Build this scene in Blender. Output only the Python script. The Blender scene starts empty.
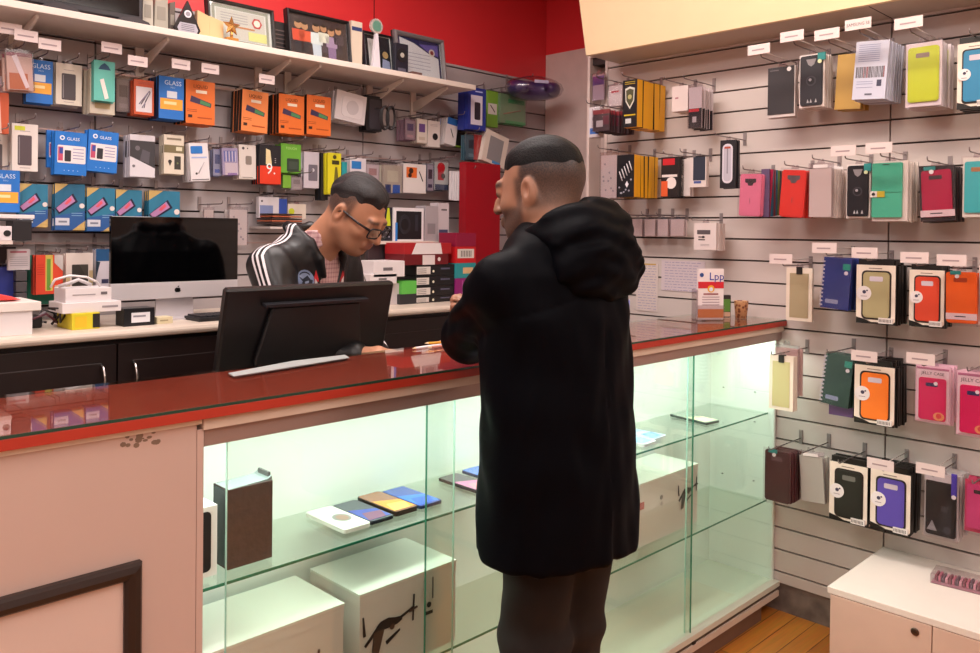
import bpy, bmesh, math, random
import numpy as np
from mathutils import Matrix, Vector
S = bpy.context.scene
COL = S.collection
random.seed(7)
PI = math.pi

# ---------------------------------------------------------------- camera
F, YAW, PIT, ROL, CY, H = 828.44, 0.785819, 0.010875, -0.0108877, 240.196, 1.5
def cam_matrix():
    cy, sy = math.cos(YAW), math.sin(YAW)
    f = np.array([sy, cy, 0]); r = np.array([cy, -sy, 0]); d = np.array([0, 0, -1.])
    cp, sp = math.cos(PIT), math.sin(PIT)
    f2 = f*cp+d*sp; d2 = d*cp-f*sp
    cr, sr = math.cos(ROL), math.sin(ROL)
    return np.array([r*cr+d2*sr, -r*sr+d2*cr, f2])
CM = cam_matrix()
EYE = np.array([0, 0, H])
cd = bpy.data.cameras.new('camera'); cam = bpy.data.objects.new('camera', cd); COL.objects.link(cam)
rot = Matrix(((CM[0][0], -CM[1][0], -CM[2][0]), (CM[0][1], -CM[1][1], -CM[2][1]), (CM[0][2], -CM[1][2], -CM[2][2])))
cam.matrix_world = Matrix.Translation(EYE.tolist()) @ rot.to_4x4()
cd.sensor_fit = 'HORIZONTAL'; cd.sensor_width = 36; cd.lens = 36*F/980
cd.shift_y = -(326.5-CY)/980; cd.clip_start = .02
S.camera = cam
S.view_settings.view_transform = 'Standard'; S.view_settings.look = 'None'
S.view_settings.gamma = 1; S.view_settings.use_curve_mapping = False
S.view_settings.exposure = -0.04
S.cycles.transparent_max_bounces = 24
S.cycles.max_bounces = 8

def ray(x, y): return CM.T @ np.array([(x-490)/F, (y-CY)/F, 1])
def on_x(x, y, X): d = ray(x, y); return EYE+d*X/d[0]
def on_y(x, y, Y): d = ray(x, y); return EYE+d*Y/d[1]
def on_z(x, y, Z): d = ray(x, y); return EYE+d*(Z-H)/d[2]

# ---------------------------------------------------------------- world and lamps
W = bpy.data.worlds.new('world'); S.world = W; W.use_nodes = True
W.node_tree.nodes['Background'].inputs[0].default_value = (1, .9, .9, 1)
W.node_tree.nodes['Background'].inputs[1].default_value = 0.12
def area(name, loc, size, energy, color, rot=(0, 0, 0), spread=PI):
    l = bpy.data.lights.new(name, 'AREA'); l.shape = 'RECTANGLE'; l.size, l.size_y = size
    l.energy = energy; l.color = color; l.spread = spread
    o = bpy.data.objects.new(name, l); o.location = loc; o.rotation_euler = rot; COL.objects.link(o); return o
WARM = (1, .895, .875)
CEIL = 3.0
PANELS = [(.1, .35, 17), (-.9, -1.0, 13), (2.0, -.5, 22), (1.75, 2.0, 25), (.3, 2.0, 23), (.7, -1.9, 12)]
for px, py, e in PANELS:
    area('ceiling_panel_lamp', (px, py, CEIL-.05), (.56, 1.16), e, WARM)
LED = (.88, 1, .92)
area('cabinet_led_lamp', (1.93, 1.60, 1.105), (2.3, .03), 10, LED, (math.radians(-12), 0, 0))
area('fascia_spot_lamp', (1.9, .7, CEIL-.06), (.2, 1.6), 9, (1, .86, .7), (0, math.radians(-62), 0), math.radians(100))

# ---------------------------------------------------------------- materials
def lin(h):
    h = h.lstrip('#'); c = [int(h[i:i+2], 16)/255 for i in (0, 2, 4)]
    return tuple((x/12.92 if x <= .04045 else ((x+.055)/1.055)**2.4) for x in c)+(1,)
MC = {}
def mat(hexc, rough=.55, metal=0, noise=0, scale=12, bump=0, emit=0, coat=0):
    k = (hexc, rough, metal, noise, scale, bump, emit, coat)
    if k in MC: return MC[k]
    m = bpy.data.materials.new('m_'+hexc); m.use_nodes = True; nt = m.node_tree; b = nt.nodes['Principled BSDF']
    c = lin(hexc)
    b.inputs['Base Color'].default_value = c; b.inputs['Roughness'].default_value = rough
    b.inputs['Metallic'].default_value = metal
    if coat: b.inputs['Coat Weight'].default_value = coat; b.inputs['Coat Roughness'].default_value = .08
    if emit: b.inputs['Emission Color'].default_value = c; b.inputs['Emission Strength'].default_value = emit
    if noise or bump:
        tc = nt.nodes.new('ShaderNodeTexCoord'); n = nt.nodes.new('ShaderNodeTexNoise')
        n.inputs['Scale'].default_value = scale; n.inputs['Detail'].default_value = 5
        nt.links.new(tc.outputs['Object'], n.inputs['Vector'])
        if noise:
            r = nt.nodes.new('ShaderNodeValToRGB')
            r.color_ramp.elements[0].position = .3; r.color_ramp.elements[1].position = .7
            r.color_ramp.elements[0].color = tuple(x*(1-noise) for x in c[:3])+(1,)
            r.color_ramp.elements[1].color = tuple(min(1, x*(1+noise*.6)) for x in c[:3])+(1,)
            nt.links.new(n.outputs['Fac'], r.inputs['Fac']); nt.links.new(r.outputs['Color'], b.inputs['Base Color'])
        if bump:
            bp = nt.nodes.new('ShaderNodeBump'); bp.inputs['Strength'].default_value = bump; bp.inputs['Distance'].default_value = .01
            nt.links.new(n.outputs['Fac'], bp.inputs['Height']); nt.links.new(bp.outputs['Normal'], b.inputs['Normal'])
    MC[k] = m; return m
def glassy(name, tint, refl=.9, rough=.02, ior=1.5, base=0.0):
    """clear sheet: light goes straight through, reflections follow the Fresnel term"""
    if name in MC: return MC[name]
    m = bpy.data.materials.new(name); m.use_nodes = True; nt = m.node_tree; nt.nodes.clear()
    o = nt.nodes.new('ShaderNodeOutputMaterial'); mx = nt.nodes.new('ShaderNodeMixShader')
    t = nt.nodes.new('ShaderNodeBsdfTransparent'); g = nt.nodes.new('ShaderNodeBsdfGlossy'); f = nt.nodes.new('ShaderNodeFresnel')
    t.inputs[0].default_value = lin(tint); g.inputs['Roughness'].default_value = rough; g.inputs[0].default_value = (refl, refl, refl, 1)
    gm = nt.nodes.new('ShaderNodeNewGeometry'); mr = nt.nodes.new('ShaderNodeMapRange'); mr.inputs['To Min'].default_value = ior; mr.inputs['To Max'].default_value = 1/ior
    nt.links.new(gm.outputs['Backfacing'], mr.inputs['Value']); nt.links.new(mr.outputs['Result'], f.inputs[0])   # same reflection on both faces of the sheet
    src = f.outputs[0]
    if base:
        a = nt.nodes.new('ShaderNodeMath'); a.operation = 'ADD'; a.use_clamp = True; a.inputs[1].default_value = base
        nt.links.new(src, a.inputs[0]); src = a.outputs[0]
    nt.links.new(src, mx.inputs[0]); nt.links.new(t.outputs[0], mx.inputs[1]); nt.links.new(g.outputs[0], mx.inputs[2])
    nt.links.new(mx.outputs[0], o.inputs[0]); MC[name] = m; return m
FILM = glassy('clear_film', 'fbf9fa', .8, .15, 1.3, .015)
CLEARP = glassy('clear_plastic', 'f2eef0', .8, .12, 1.4, .06)
PANE = glassy('pane_glass', 'f8fcf9', .9, .01, 1.45)
PEDGE = mat('2f7f63', .15, coat=.5)
TOPG = glassy('counter_glass', 'eef6f0', .95, .02, 1.5)
def fam(h): return mat(h, .5)

# ---------------------------------------------------------------- mesh builder
class MB:
    def __init__(s): s.v = []; s.f = []; s.mi = []; s.mats = []; s.smooth = set()
    def m(s, mt):
        if isinstance(mt, str): mt = fam(mt)
        if mt not in s.mats: s.mats.append(mt)
        return s.mats.index(mt)
    def add(s, vs, fs, mt, smooth=False):
        b = len(s.v); i = s.m(mt); s.v += [tuple(map(float, q)) for q in vs]
        for f in fs:
            if smooth: s.smooth.add(len(s.f))
            s.f.append([b+k for k in f]); s.mi.append(i)
        return s
    def box(s, x0, y0, z0, x1, y1, z1, mt):
        vs = [(x, y, z) for z in (z0, z1) for x, y in ((x0, y0), (x1, y0), (x1, y1), (x0, y1))]
        return s.add(vs, [(3, 2, 1, 0), (4, 5, 6, 7), (0, 1, 5, 4), (1, 2, 6, 5), (2, 3, 7, 6), (3, 0, 4, 7)], mt)
    def prism(s, pts, y0, y1, mt, axis='y'):
        """polygon in the (x,z) plane (counter-clockwise seen from -y), extruded from y0 (front) to y1"""
        n = len(pts)
        ar = sum(pts[i][0]*pts[(i+1) % n][1]-pts[(i+1) % n][0]*pts[i][1] for i in range(n))
        if ar < 0: pts = pts[::-1]
        def mk(p, y):
            return (p[0], y, p[1]) if axis == 'y' else ((y, p[0], p[1]) if axis == 'x' else (p[0], p[1], y))
        vs = [mk(p, y0) for p in pts]+[mk(p, y1) for p in pts]
        fs = [tuple(range(n)), tuple(range(2*n-1, n-1, -1))]+[(i, i+n, (i+1) % n+n, (i+1) % n) for i in range(n)]
        if axis != 'y': fs = [f[::-1] for f in fs] if axis == 'z' else fs
        return s.add(vs, fs, mt)
    def disc(s, cx, cz, r, y0, y1, mt, n=20, rz=None):
        rz = rz or r
        return s.prism([(cx+r*math.cos(2*PI*i/n), cz+rz*math.sin(2*PI*i/n)) for i in range(n)], y0, y1, mt)
    def tube(s, path, r, mt, n=8, cap=True):
        path = [Vector(p) for p in path]; rr = r if isinstance(r, (list, tuple)) else [r]*len(path)
        vs = []; fs = []; prev = None
        for i, p in enumerate(path):
            t = (path[min(i+1, len(path)-1)]-path[max(i-1, 0)]).normalized()
            if prev is None:
                a = Vector((0, 0, 1)) if abs(t.z) < .9 else Vector((1, 0, 0)); u = t.cross(a).normalized()
            else:
                u = (prev-t*prev.dot(t)).normalized()
            prev = u; w = t.cross(u)
            for k in range(n):
                an = 2*PI*k/n; vs.append(p+(u*math.cos(an)+w*math.sin(an))*rr[i])
        for i in range(len(path)-1):
            for k in range(n):
                fs.append((i*n+k, i*n+(k+1) % n, (i+1)*n+(k+1) % n, (i+1)*n+k))
        if cap: fs += [tuple(range(n-1, -1, -1)), tuple(range((len(path)-1)*n, len(path)*n))]
        return s.add(vs, fs, mt, True)
    def lathe(s, prof, mt, c=(0, 0, 0), n=24, sx=1, sy=1):
        vs = []; fs = []
        for r, z in prof:
            for k in range(n):
                a = 2*PI*k/n; vs.append((c[0]+r*math.cos(a)*sx, c[1]+r*math.sin(a)*sy, c[2]+z))
        for i in range(len(prof)-1):
            for k in range(n): fs.append((i*n+k, i*n+(k+1) % n, (i+1)*n+(k+1) % n, (i+1)*n+k))
        fs += [tuple(range(n-1, -1, -1)), tuple(range((len(prof)-1)*n, len(prof)*n))]
        return s.add(vs, fs, mt, True)
    def ball(s, c, r, mt, n=14):
        r = r if isinstance(r, (list, tuple)) else (r, r, r)
        k = n//2
        return s.lathe([(max(1e-4, math.sin(PI*i/k))*r[0], -math.cos(PI*i/k)*r[2]) for i in range(k+1)], mt, c, n, 1, r[1]/r[0])
    def text(s, string, cx, cz, h, mt, y=-.0006, maxw=None):
        vs, fs, w = glyphs(string); k = h
        if maxw and w*k > maxw: kx = maxw/w
        else: kx = k
        return s.add([(cx+(a-w/2)*kx, y, cz+(b-.36)*k) for a, b in vs], fs, mt)
    def build(s, name, parent=None, loc=None, rot=None, bevel=0):
        me = bpy.data.meshes.new(name); me.from_pydata(s.v, [], s.f)
        for m in s.mats: me.materials.append(m)
        me.polygons.foreach_set('material_index', s.mi)
        if s.smooth: me.polygons.foreach_set('use_smooth', [i in s.smooth for i in range(len(s.f))])
        me.update()
        o = bpy.data.objects.new(name, me); COL.objects.link(o)
        if parent: o.parent = parent
        if loc is not None: o.location = loc
        if rot is not None: o.rotation_euler = rot
        if bevel:
            b = o.modifiers.new('bevel', 'BEVEL'); b.width = bevel; b.segments = 2; b.limit_method = 'ANGLE'
        return o
GC = {}
def glyphs(t):
    if t in GC: return GC[t]
    c = bpy.data.curves.new('t', 'FONT'); c.body = t; c.size = 1; c.resolution_u = 2; c.fill_mode = 'FRONT'
    o = bpy.data.objects.new('t', c); COL.objects.link(o)
    dg = bpy.context.evaluated_depsgraph_get(); me = bpy.data.meshes.new_from_object(o.evaluated_get(dg))
    vs = [(v.co.x, v.co.y) for v in me.vertices]; fs = [tuple(p.vertices) for p in me.polygons]
    bpy.data.objects.remove(o); bpy.data.curves.remove(c); bpy.data.meshes.remove(me)
    w = max([v[0] for v in vs] or [1])
    # make every face look to -y once placed
    out = []
    for f in fs:
        a = sum(vs[f[i]][0]*vs[f[(i+1) % len(f)]][1]-vs[f[(i+1) % len(f)]][0]*vs[f[i]][1] for i in range(len(f)))
        out.append(f if a > 0 else f[::-1])
    GC[t] = (vs, out, w); return GC[t]
def rr(x0, z0, x1, z1, r, n=4):
    r = min(r, (x1-x0)/2, (z1-z0)/2); p = []
    for cx, cz, a in ((x1-r, z0+r, -90), (x1-r, z1-r, 0), (x0+r, z1-r, 90), (x0+r, z0+r, 180)):
        for i in range(n+1):
            t = math.radians(a+90*i/n); p.append((cx+r*math.cos(t), cz+r*math.sin(t)))
    return p
def ring(mb, x0, z0, x1, z1, t, y0, y1, mt):
    mb.box(x0, y0, z0, x1, y1, z0+t, mt); mb.box(x0, y0, z1-t, x1, y1, z1, mt)
    mb.box(x0, y0, z0+t, x0+t, y1, z1-t, mt); mb.box(x1-t, y0, z0+t, x1, y1, z1-t, mt)
def tag(o, label=None, cat=None, group=None, kind=None):
    if label: o['label'] = label
    if cat: o['category'] = cat
    if group: o['group'] = group
    if kind: o['kind'] = kind
    return o
def empty(name, loc=(0, 0, 0), rot=(0, 0, 0), label=None, cat=None, group=None):
    o = bpy.data.objects.new(name, None); o.empty_display_size = .05; COL.objects.link(o)
    o.location = loc; o.rotation_euler = rot; tag(o, label, cat, group); return o
def copy_tree(o, skip=()):
    c = o.copy(); COL.objects.link(c)
    for ch in [q for q in COL.objects if q.parent == o]:
        if ch.name.split('.')[0] in skip: continue
        d = ch.copy(); COL.objects.link(d); d.parent = c
    return c
def struct(mb, name, **k): return tag(mb.build(name, **k), kind='structure')

# ---------------------------------------------------------------- setting
XR, YB = 3.142, 3.22       # faces of the right and the back slat walls
XC = 3.67                  # recessed corner wall
PITCH = .0879; Z0 = .1606  # slat grooves
WALLC = mat('cfc3be', .5, noise=.04, scale=3)
GROOVE = mat('3a2f2d', .7)
def slats(mb, a0, a1, zlo, zhi, face, back, axis, joints, wc):
    """slat board between a0..a1; real grooves with undercut shade"""
    cuts = sorted([a0]+[j for j in joints if a0 < j < a1]+[a1])
    zs = [zlo]+[Z0+PITCH*k for k in range(60) if zlo+.01 < Z0+PITCH*k < zhi-.01]+[zhi]
    for c0, c1 in zip(cuts, cuts[1:]):
        for i in range(len(zs)-1):
            g0 = .0035 if i else 0; g1 = .0035 if i < len(zs)-2 else 0
            if axis == 'x': mb.box(min(face, back), c0+.003, zs[i]+g0, max(face, back), c1-.003, zs[i+1]-g1, wc)
            else: mb.box(c0+.003, min(face, back), zs[i]+g0, c1-.003, max(face, back), zs[i+1]-g1, wc)
def floor_mat():
    m = bpy.data.materials.new('wood_floor'); m.use_nodes = True; nt = m.node_tree; b = nt.nodes['Principled BSDF']
    tc = nt.nodes.new('ShaderNodeTexCoord'); mp = nt.nodes.new('ShaderNodeMapping'); mp.inputs['Rotation'].default_value = (0, 0, 0)
    br = nt.nodes.new('ShaderNodeTexBrick'); br.inputs['Scale'].default_value = 1; br.inputs['Brick Width'].default_value = .9
    br.inputs['Row Height'].default_value = .075; br.inputs['Mortar Size'].default_value = .0015; br.offset = .37
    br.inputs['Color1'].default_value = lin('d88a38'); br.inputs['Color2'].default_value = lin('bf722e'); br.inputs['Mortar'].default_value = lin('4a2a14')
    n = nt.nodes.new('ShaderNodeTexNoise'); n.inputs['Scale'].default_value = 6; mp2 = nt.nodes.new('ShaderNodeMapping'); mp2.inputs['Scale'].default_value = (1, 14, 1)
    mx = nt.nodes.new('ShaderNodeMixRGB'); mx.blend_type = 'MULTIPLY'; mx.inputs[0].default_value = .45
    L = nt.links.new
    L(tc.outputs['Object'], mp.inputs[0]); L(mp.outputs[0], br.inputs['Vector']); L(tc.outputs['Object'], mp2.inputs[0]); L(mp2.outputs[0], n.inputs['Vector'])
    L(br.outputs['Color'], mx.inputs[1]); L(n.outputs['Color'], mx.inputs[2]); L(mx.outputs[0], b.inputs['Base Color']); b.inputs['Roughness'].default_value = .35
    return m
struct(MB().box(-2.6, -3.1, -.1, 3.9, 3.5, 0, floor_mat()), 'floor')
struct(MB().box(-2.6, -3.1, CEIL, 3.9, 3.5, CEIL+.1, mat('e6ddd6', .8, noise=.03)), 'ceiling')
struct(MB().box(-2.6, -3.1, 0, -2.5, 3.5, CEIL, mat('ddcfc8', .7, noise=.04)), 'wall_left')
struct(MB().box(-2.5, -3.1, 0, 3.9, -3.0, CEIL, mat('ddcfc8', .7, noise=.04)), 'wall_front')
RED = mat('e2343a', .35, noise=.05, scale=2)
mb = MB(); slats(mb, -3.0, 2.37, .117, 2.36, XR, XR+.016, 'x', (1.1, -.12, -1.34, -2.56), WALLC)
mb.box(XR+.016, -3.0, 0, XR+.10, 2.37, CEIL, mat('544844', .8, noise=.3, scale=8)); struct(mb, 'wall_right')
mb = MB(); mb.box(XR+.012, -3.0, 0, XR+.016, 2.37, .117, mat('7d7068', .85, noise=.45, scale=14, bump=.3)); struct(mb, 'baseboard_right')
mb = MB(); slats(mb, -2.5, XC, .117, 2.373, YB, YB+.016, 'y', (-1.3, -.08, 1.14, 2.36), mat('b2a9aa', .5, noise=.05, scale=3))
mb.box(-2.5, YB+.016, 0, XC+.1, YB+.1, 2.373, GROOVE)
mb.box(-2.5, YB+.002, 2.373, XC+.1, YB+.1, CEIL, RED)
for x in (1.12, 2.42): mb.box(x-.002, YB-.0005, 2.38, x+.002, YB+.003, CEIL, '6a0d10')
struct(mb, 'wall_back')
mb = MB(); mb.box(XC, 2.37, 0, XC+.1, YB, 2.535, mat('e2ccc6', .6, noise=.05)); mb.box(XC, 2.37, 2.535, XC+.1, YB, CEIL, RED)
struct(mb, 'wall_recess')
# pier that closes the right slat wall, with its narrow open niche
mb = MB(); PW = mat('dccbc4', .5, noise=.04)
mb.box(XR+.10, 2.37, 0, XC, 2.49, 2.36, PW)
mb.box(XR, 2.37, 0, XR+.10, 2.385, 2.36, PW); mb.box(XR, 2.475, 0, XR+.10, 2.49, 2.36, PW); mb.box(XR, 2.385, 2.335, XR+.10, 2.475, 2.36, PW); mb.box(XR, 2.385, 0, XR+.10, 2.475, 1.1, PW)
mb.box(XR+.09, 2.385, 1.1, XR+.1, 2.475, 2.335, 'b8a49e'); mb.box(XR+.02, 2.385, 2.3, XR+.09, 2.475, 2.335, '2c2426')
struct(mb, 'trim_1')
# sloping cream fascia above the right wall and the grey band under it
mb = MB(); mb.prism([(2.9, 2.284), (2.74, CEIL), (2.76, CEIL), (2.92, 2.284)], -3.0, 2.308, mat('f2dab0', .5, noise=.02)); mb.prism([(2.92, 2.284), (2.76, CEIL), (XR+.4, CEIL), (XR+.4, 2.284)], -3.0, 2.308, mat('c4b6a8', .6))
mb.box(2.925, 1.098, 2.2835, XR, 1.102, 2.285, GROOVE); 
struct(mb, 'trim_2')
# ceiling lamps
for px, py, e in PANELS:
    t = empty('ceiling_light', (px, py, CEIL), label='square white ceiling light panel above %s' % ('the customer' if (px, py) == (1.35, .2) else 'the shop floor' if py < 0 else 'the staff area'), cat='light', group='ceiling light panels')
    mb = MB(); ring(mb, -.32, -.62, .32, .62, .03, -.04, 0, 'e8e8e8')
    f = MB(); f.box(-.32, -.62, -.045, .32, -.59, 0, 'e8e8e8'); f.box(-.32, .59, -.045, .32, .62, 0, 'e8e8e8'); f.box(-.32, -.59, -.045, -.29, .59, 0, 'e8e8e8'); f.box(.29, -.59, -.045, .32, .59, 0, 'e8e8e8')
    f.build('frame', t); MB().box(-.29, -.59, -.03, .29, .59, -.004, mat('fff2e6', .5, emit=4)).build('diffuser', t)

# ---------------------------------------------------------------- front counter
YF = 1.477; DX0 = .727; TOPZ = 1.165
ct = empty('worktop', (1.4, YF, TOPZ-.025), label='long red counter top covered by a clear glass sheet', cat='counter top')
redlam = mat('b83826', .5, noise=.06, scale=4)
MB().box(-.5-1.4, 0, 0, XR-.002-1.4, 1.84-YF, .019, redlam).build('red_board', ct, bevel=.001)
gb = MB(); gb.box(-1.9, .002, .0192, XR-.004-1.4, 1.838-YF, .025, TOPG); gb.build('glass_sheet', ct)
MB().box(-1.9, .0, .0194, XR-.004-1.4, .0019, .0248, mat('2c4a3c', .2)).build('glass_edge', ct)
# white closed section on the left
PINKW = mat('cfb6ab', .55, noise=.03, scale=3)
cb = empty('closed_counter', (.1, 1.66, 0), label='white closed counter base below the left end of the red top', cat='counter')
MB().box(-.6, 1.495-1.66, 0, DX0-.1105, .16, TOPZ-.026, PINKW).build('body', cb)
MB().box(-.6, 1.490-1.66, TOPZ-.036, DX0-.102, 1.495-1.661, TOPZ-.026, mat('e8dccb', .5)).build('trim_strip', cb)
sc = MB(); rnd = random.Random(3); WQ = on_y(140, 438, 1.495)
for i in range(22):
    x = WQ[0]+rnd.gauss(0, .016)-.1; z = WQ[2]+rnd.gauss(0, .006); r = rnd.uniform(.002, .007)
    sc.disc(x, z, r, 1.4946-i*.00004-1.66, 1.496-1.66, '84705f', 7, r*rnd.uniform(.4, .9))
sc.build('worn_patch', cb)
fr = empty('framed_board', (.2, 1.494, .2), label='white board in a dark brown frame on the front of the counter', cat='board')
fm = mat('2c201c', .4)
def molding(mb, x0, z0, x1, z1, t, y0, m):
    """mitred half-round picture moulding"""
    o = [(x0, z0), (x1, z0), (x1, z1), (x0, z1)]
    prof = [(0, 0), (0, .012), (.15, .018), (.5, .021), (.85, .016), (1, .009), (1, 0)]
    vs = []
    sg = [(1, 1), (-1, 1), (-1, -1), (1, -1)]
    for (x, z), (a, b) in zip(o, sg):
        for u, h in prof: vs.append((x+a*u*t, y0-h, z+b*u*t))
    n = len(prof); fs = []
    for i in range(4):
        j = (i+1) % 4
        for k in range(n-1): fs.append((i*n+k, j*n+k, j*n+k+1, i*n+k+1))
    mb.add(vs, fs, m)
mb = MB(); molding(mb, -.95, .0, .41, .702, .03, 0, fm); mb.build('frame', fr)
MB().box(-.925, -.004, .025, .385, 0, .68, mat('ddc8be', .4)).build('panel', fr)

# glass display section
dc = empty('display_cabinet', (1.93, 1.66, 0), label='lit glass display cabinet with sliding glass doors under the red counter top', cat='display cabinet')
ox = 1.93; oy = 1.66
WIN = mat('e9efe8', .45)
ALU = mat('a8928a', .38, metal=.35)
mb = MB(); mb.box(DX0-ox, 1.515-oy, .12, DX0+.012-ox, .15, 1.13, WIN); mb.build('side_panel', dc)
mb = MB(); mb.box(XR-.014-ox, 1.515-oy, .12, XR-.002-ox, .15, 1.13, WIN)
for y, z in ((1.6, .86), (1.6, .74), (1.74, .5), (1.6, .5), (1.74, .86)): mb.lathe([(.004, 0), (.004, .003)], '6d736d', (XR-.016-ox, y-oy, z), 8)
mb.build('side_panel', dc)
MB().box(DX0-ox, 1.80-oy, .12, XR-.002-ox, 1.812-oy, 1.13, WIN).build('back_panel', dc)
MB().box(DX0-ox, 1.49-oy, .105, XR-.002-ox, 1.80-oy, .125, mat('d8d6c8', .5)).build('bottom_panel', dc)
MB().box(DX0-ox, 1.54-oy, 1.125, XR-.002-ox, 1.82-oy, 1.139, WIN).build('top_panel', dc)
mb = MB(); mb.box(DX0+.004-ox, 1.497-oy, 1.083, XR-.004-ox, 1.53-oy, 1.115, ALU); mb.box(DX0-ox, 1.488-oy, 1.117, XR-.004-ox, 1.53-oy, 1.139, mat('d8c6b4', .5)); mb.box(DX0-.001-ox, 1.494-oy, 1.083, DX0+.004-ox, 1.53-oy, 1.116, '2a2220')
mb.build('top_rail', dc)
mb = MB(); mb.box(DX0-ox, 1.499-oy, .085, XR-.004-ox, 1.525-oy, .118, mat('5f5042', .45, metal=.2)); mb.box(DX0-ox, 1.492-oy, .065, XR-.004-ox, 1.525-oy, .087, mat('d9c6b6', .5)); mb.build('bottom_rail', dc)
MB().box(DX0-.009-ox, 1.506-oy, 0, 3.02-ox, 1.80-oy, .066, mat('75594a', .5, noise=.1)).build('plinth', dc)
mb = MB(); mb.box(DX0-.01-ox, 1.493-oy, .085, DX0+.003-ox, 1.53-oy, 1.118, PINKW); mb.build('corner_post', dc)
for x0, x1, y in ((.792, 1.403, 1.5185), (1.301, 2.504, 1.505), (2.49, 3.135, 1.5185)):
    p = MB().box(x0-ox, y-oy, .10, x1-ox, y+.005-oy, 1.10, PANE).build('sliding_door', dc)
    e = MB(); e.box(x0-.001-ox, y-oy-.0004, .10, x0+.0002-ox, y+.0054-oy, 1.10, PEDGE if y < 1.51 else mat('a8cfc0', .15))
    if x1 < 3: e.box(x1-.0002-ox, y-oy-.0004, .10, x1+.001-ox, y+.0054-oy, 1.10, PEDGE if y < 1.51 else mat('a8cfc0', .15))
    e.build('glass_edge', p)
for z, nm in ((.782, 0), (.433, 1)):
    p = MB().box(DX0+.013-ox, 1.545-oy, z, XR-.015-ox, 1.797-oy, z+.006, PANE).build('glass_shelf', dc)
    MB().box(DX0+.013-ox, 1.5435-oy, z, XR-.015-ox, 1.545-oy, z+.006, PEDGE).build('glass_edge', p)
t = MB(); t.tube([(.78-ox, 1.575-oy, 1.118), (3.09-ox, 1.575-oy, 1.118)], .006, mat('e8fff2', .4, emit=6)); t.build('light_tube', dc)
MB().box(2.503-ox, 1.494-oy, .085, 2.52-ox, 1.502-oy, .105, '2e2824').build('door_lock', dc)
SU, SL = .788, .439

def drone_box(x0, y0, x1, y1, h, art, label):
    t = empty('drone_carton', ((x0+x1)/2, (y0+y1)/2, SL), label=label, cat='box', group='white drone boxes on the lower glass shelf')
    a = (x1-x0)/2; b = (y1-y0)/2
    wc = mat('ddd5cd', .4)
    MB().box(-a+.002, -b+.002, 0, a-.002, b-.002, h-.03, wc).build('box', t)
    MB().box(-a, -b, h-.006, a, b, h, mat('e6e4da', .4)).build('lid', t)
    mb = MB(); mb.box(-a+.001, -b+.001, h-.031, a-.001, b-.001, h-.006, wc); mb.build('lid_side', t)
    art(t, a, b, h)
def drone_art(mb, cx, cz, s, m, m2, flip=1):
    """side view of a quadcopter: body, two arms, rotors, legs and camera"""
    q = lambda pts: [(cx+flip*x*s, cz+z*s) for x, z in pts]
    mb.prism(q([(-.5, .05), (-.35, .16), (-.05, .2), (.2, .13), (.42, .1), (.5, -.02), (.3, -.1), (-.1, -.12), (-.42, -.1)]), -.0012, 0, m)
    mb.prism(q([(.3, .06), (.95, .26), (.97, .2), (.34, -.02)]), -.0014, 0, m)
    mb.prism(q([(-.3, .05), (-.9, -.45), (-.96, -.38), (-.4, .12)]), -.0014, 0, m)
    mb.prism(q([(.9, -.2), (.96, -.2), (1.0, .62), (.94, .62)]), -.0016, 0, m)
    mb.prism(q([(.78, .1), (1.12, .16), (1.1, .22), (.8, .18)]), -.0018, 0, m2)
    mb.prism(q([(-1.0, -.1), (-.9, -.1), (-.98, .5), (-1.03, .5)]), -.0016, 0, m)
    mb.prism(q([(-.6, -.1), (-.2, -.08), (-.45, -.9), (-.7, -.95)]), -.0015, 0, m2)
    mb.prism(q([(-.15, -.5), (.4, -.28), (.42, -.34), (-.1, -.62)]), -.0013, 0, m)
    mb.disc(cx+flip*.1*s, cz-.12*s, .09*s, -.002, 0, m2, 12)
DB = '33231f'
def artA(t, a, b, h):
    m = MB(); drone_art(m, .03, h-.135, .085, mat(DB), mat('4a332b')); m.build('drone_picture', t, (0, -b, 0))
def artB(t, a, b, h):
    m = MB(); drone_art(m, -.065, h-.095, .078, mat(DB), mat('5a4034')); m.build('drone_picture', t, (0, -b, 0))
    m = MB()
    for x in (.045, .072): m.box(x-.0015, -.0012, h-.075, x+.0015, 0, h-.022, '3a3330')
    m.disc(.06, h-.088, .007, -.0012, 0, '2c2624', 12); m.box(.05, -.0012, h-.112, .072, 0, h-.104, '2c2624'); m.build('printed_marks', t, (0, -b, 0))
def artC(t, a, b, h):
    m = MB(); drone_art(m, .115, h-.085, .062, mat('2c2828'), mat('4d4a48')); m.build('drone_picture', t, (0, -b, 0))
    m = MB(); m.box(-.185, -.0012, h-.088, -.16, 0, h-.064, 'b8402e'); m.disc(-.055, h-.072, .008, -.0012, 0, '8a8078', 12); m.text('dji', -.055, h-.092, .018, '8a8078', -.001); m.build('printed_marks', t, (0, -b, 0))
drone_box(.745, 1.565, 1.108, 1.775, .205, artA, 'large white box with a drone picture, leftmost on the lower glass shelf')
drone_box(1.150, 1.565, 1.457, 1.775, .21, artB, 'white box with a dark drone picture, second from left in the display')
drone_box(2.325, 1.60, 2.70, 1.79, .215, artC, 'white drone box with a red square, to the right of the customer in the display')
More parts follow.
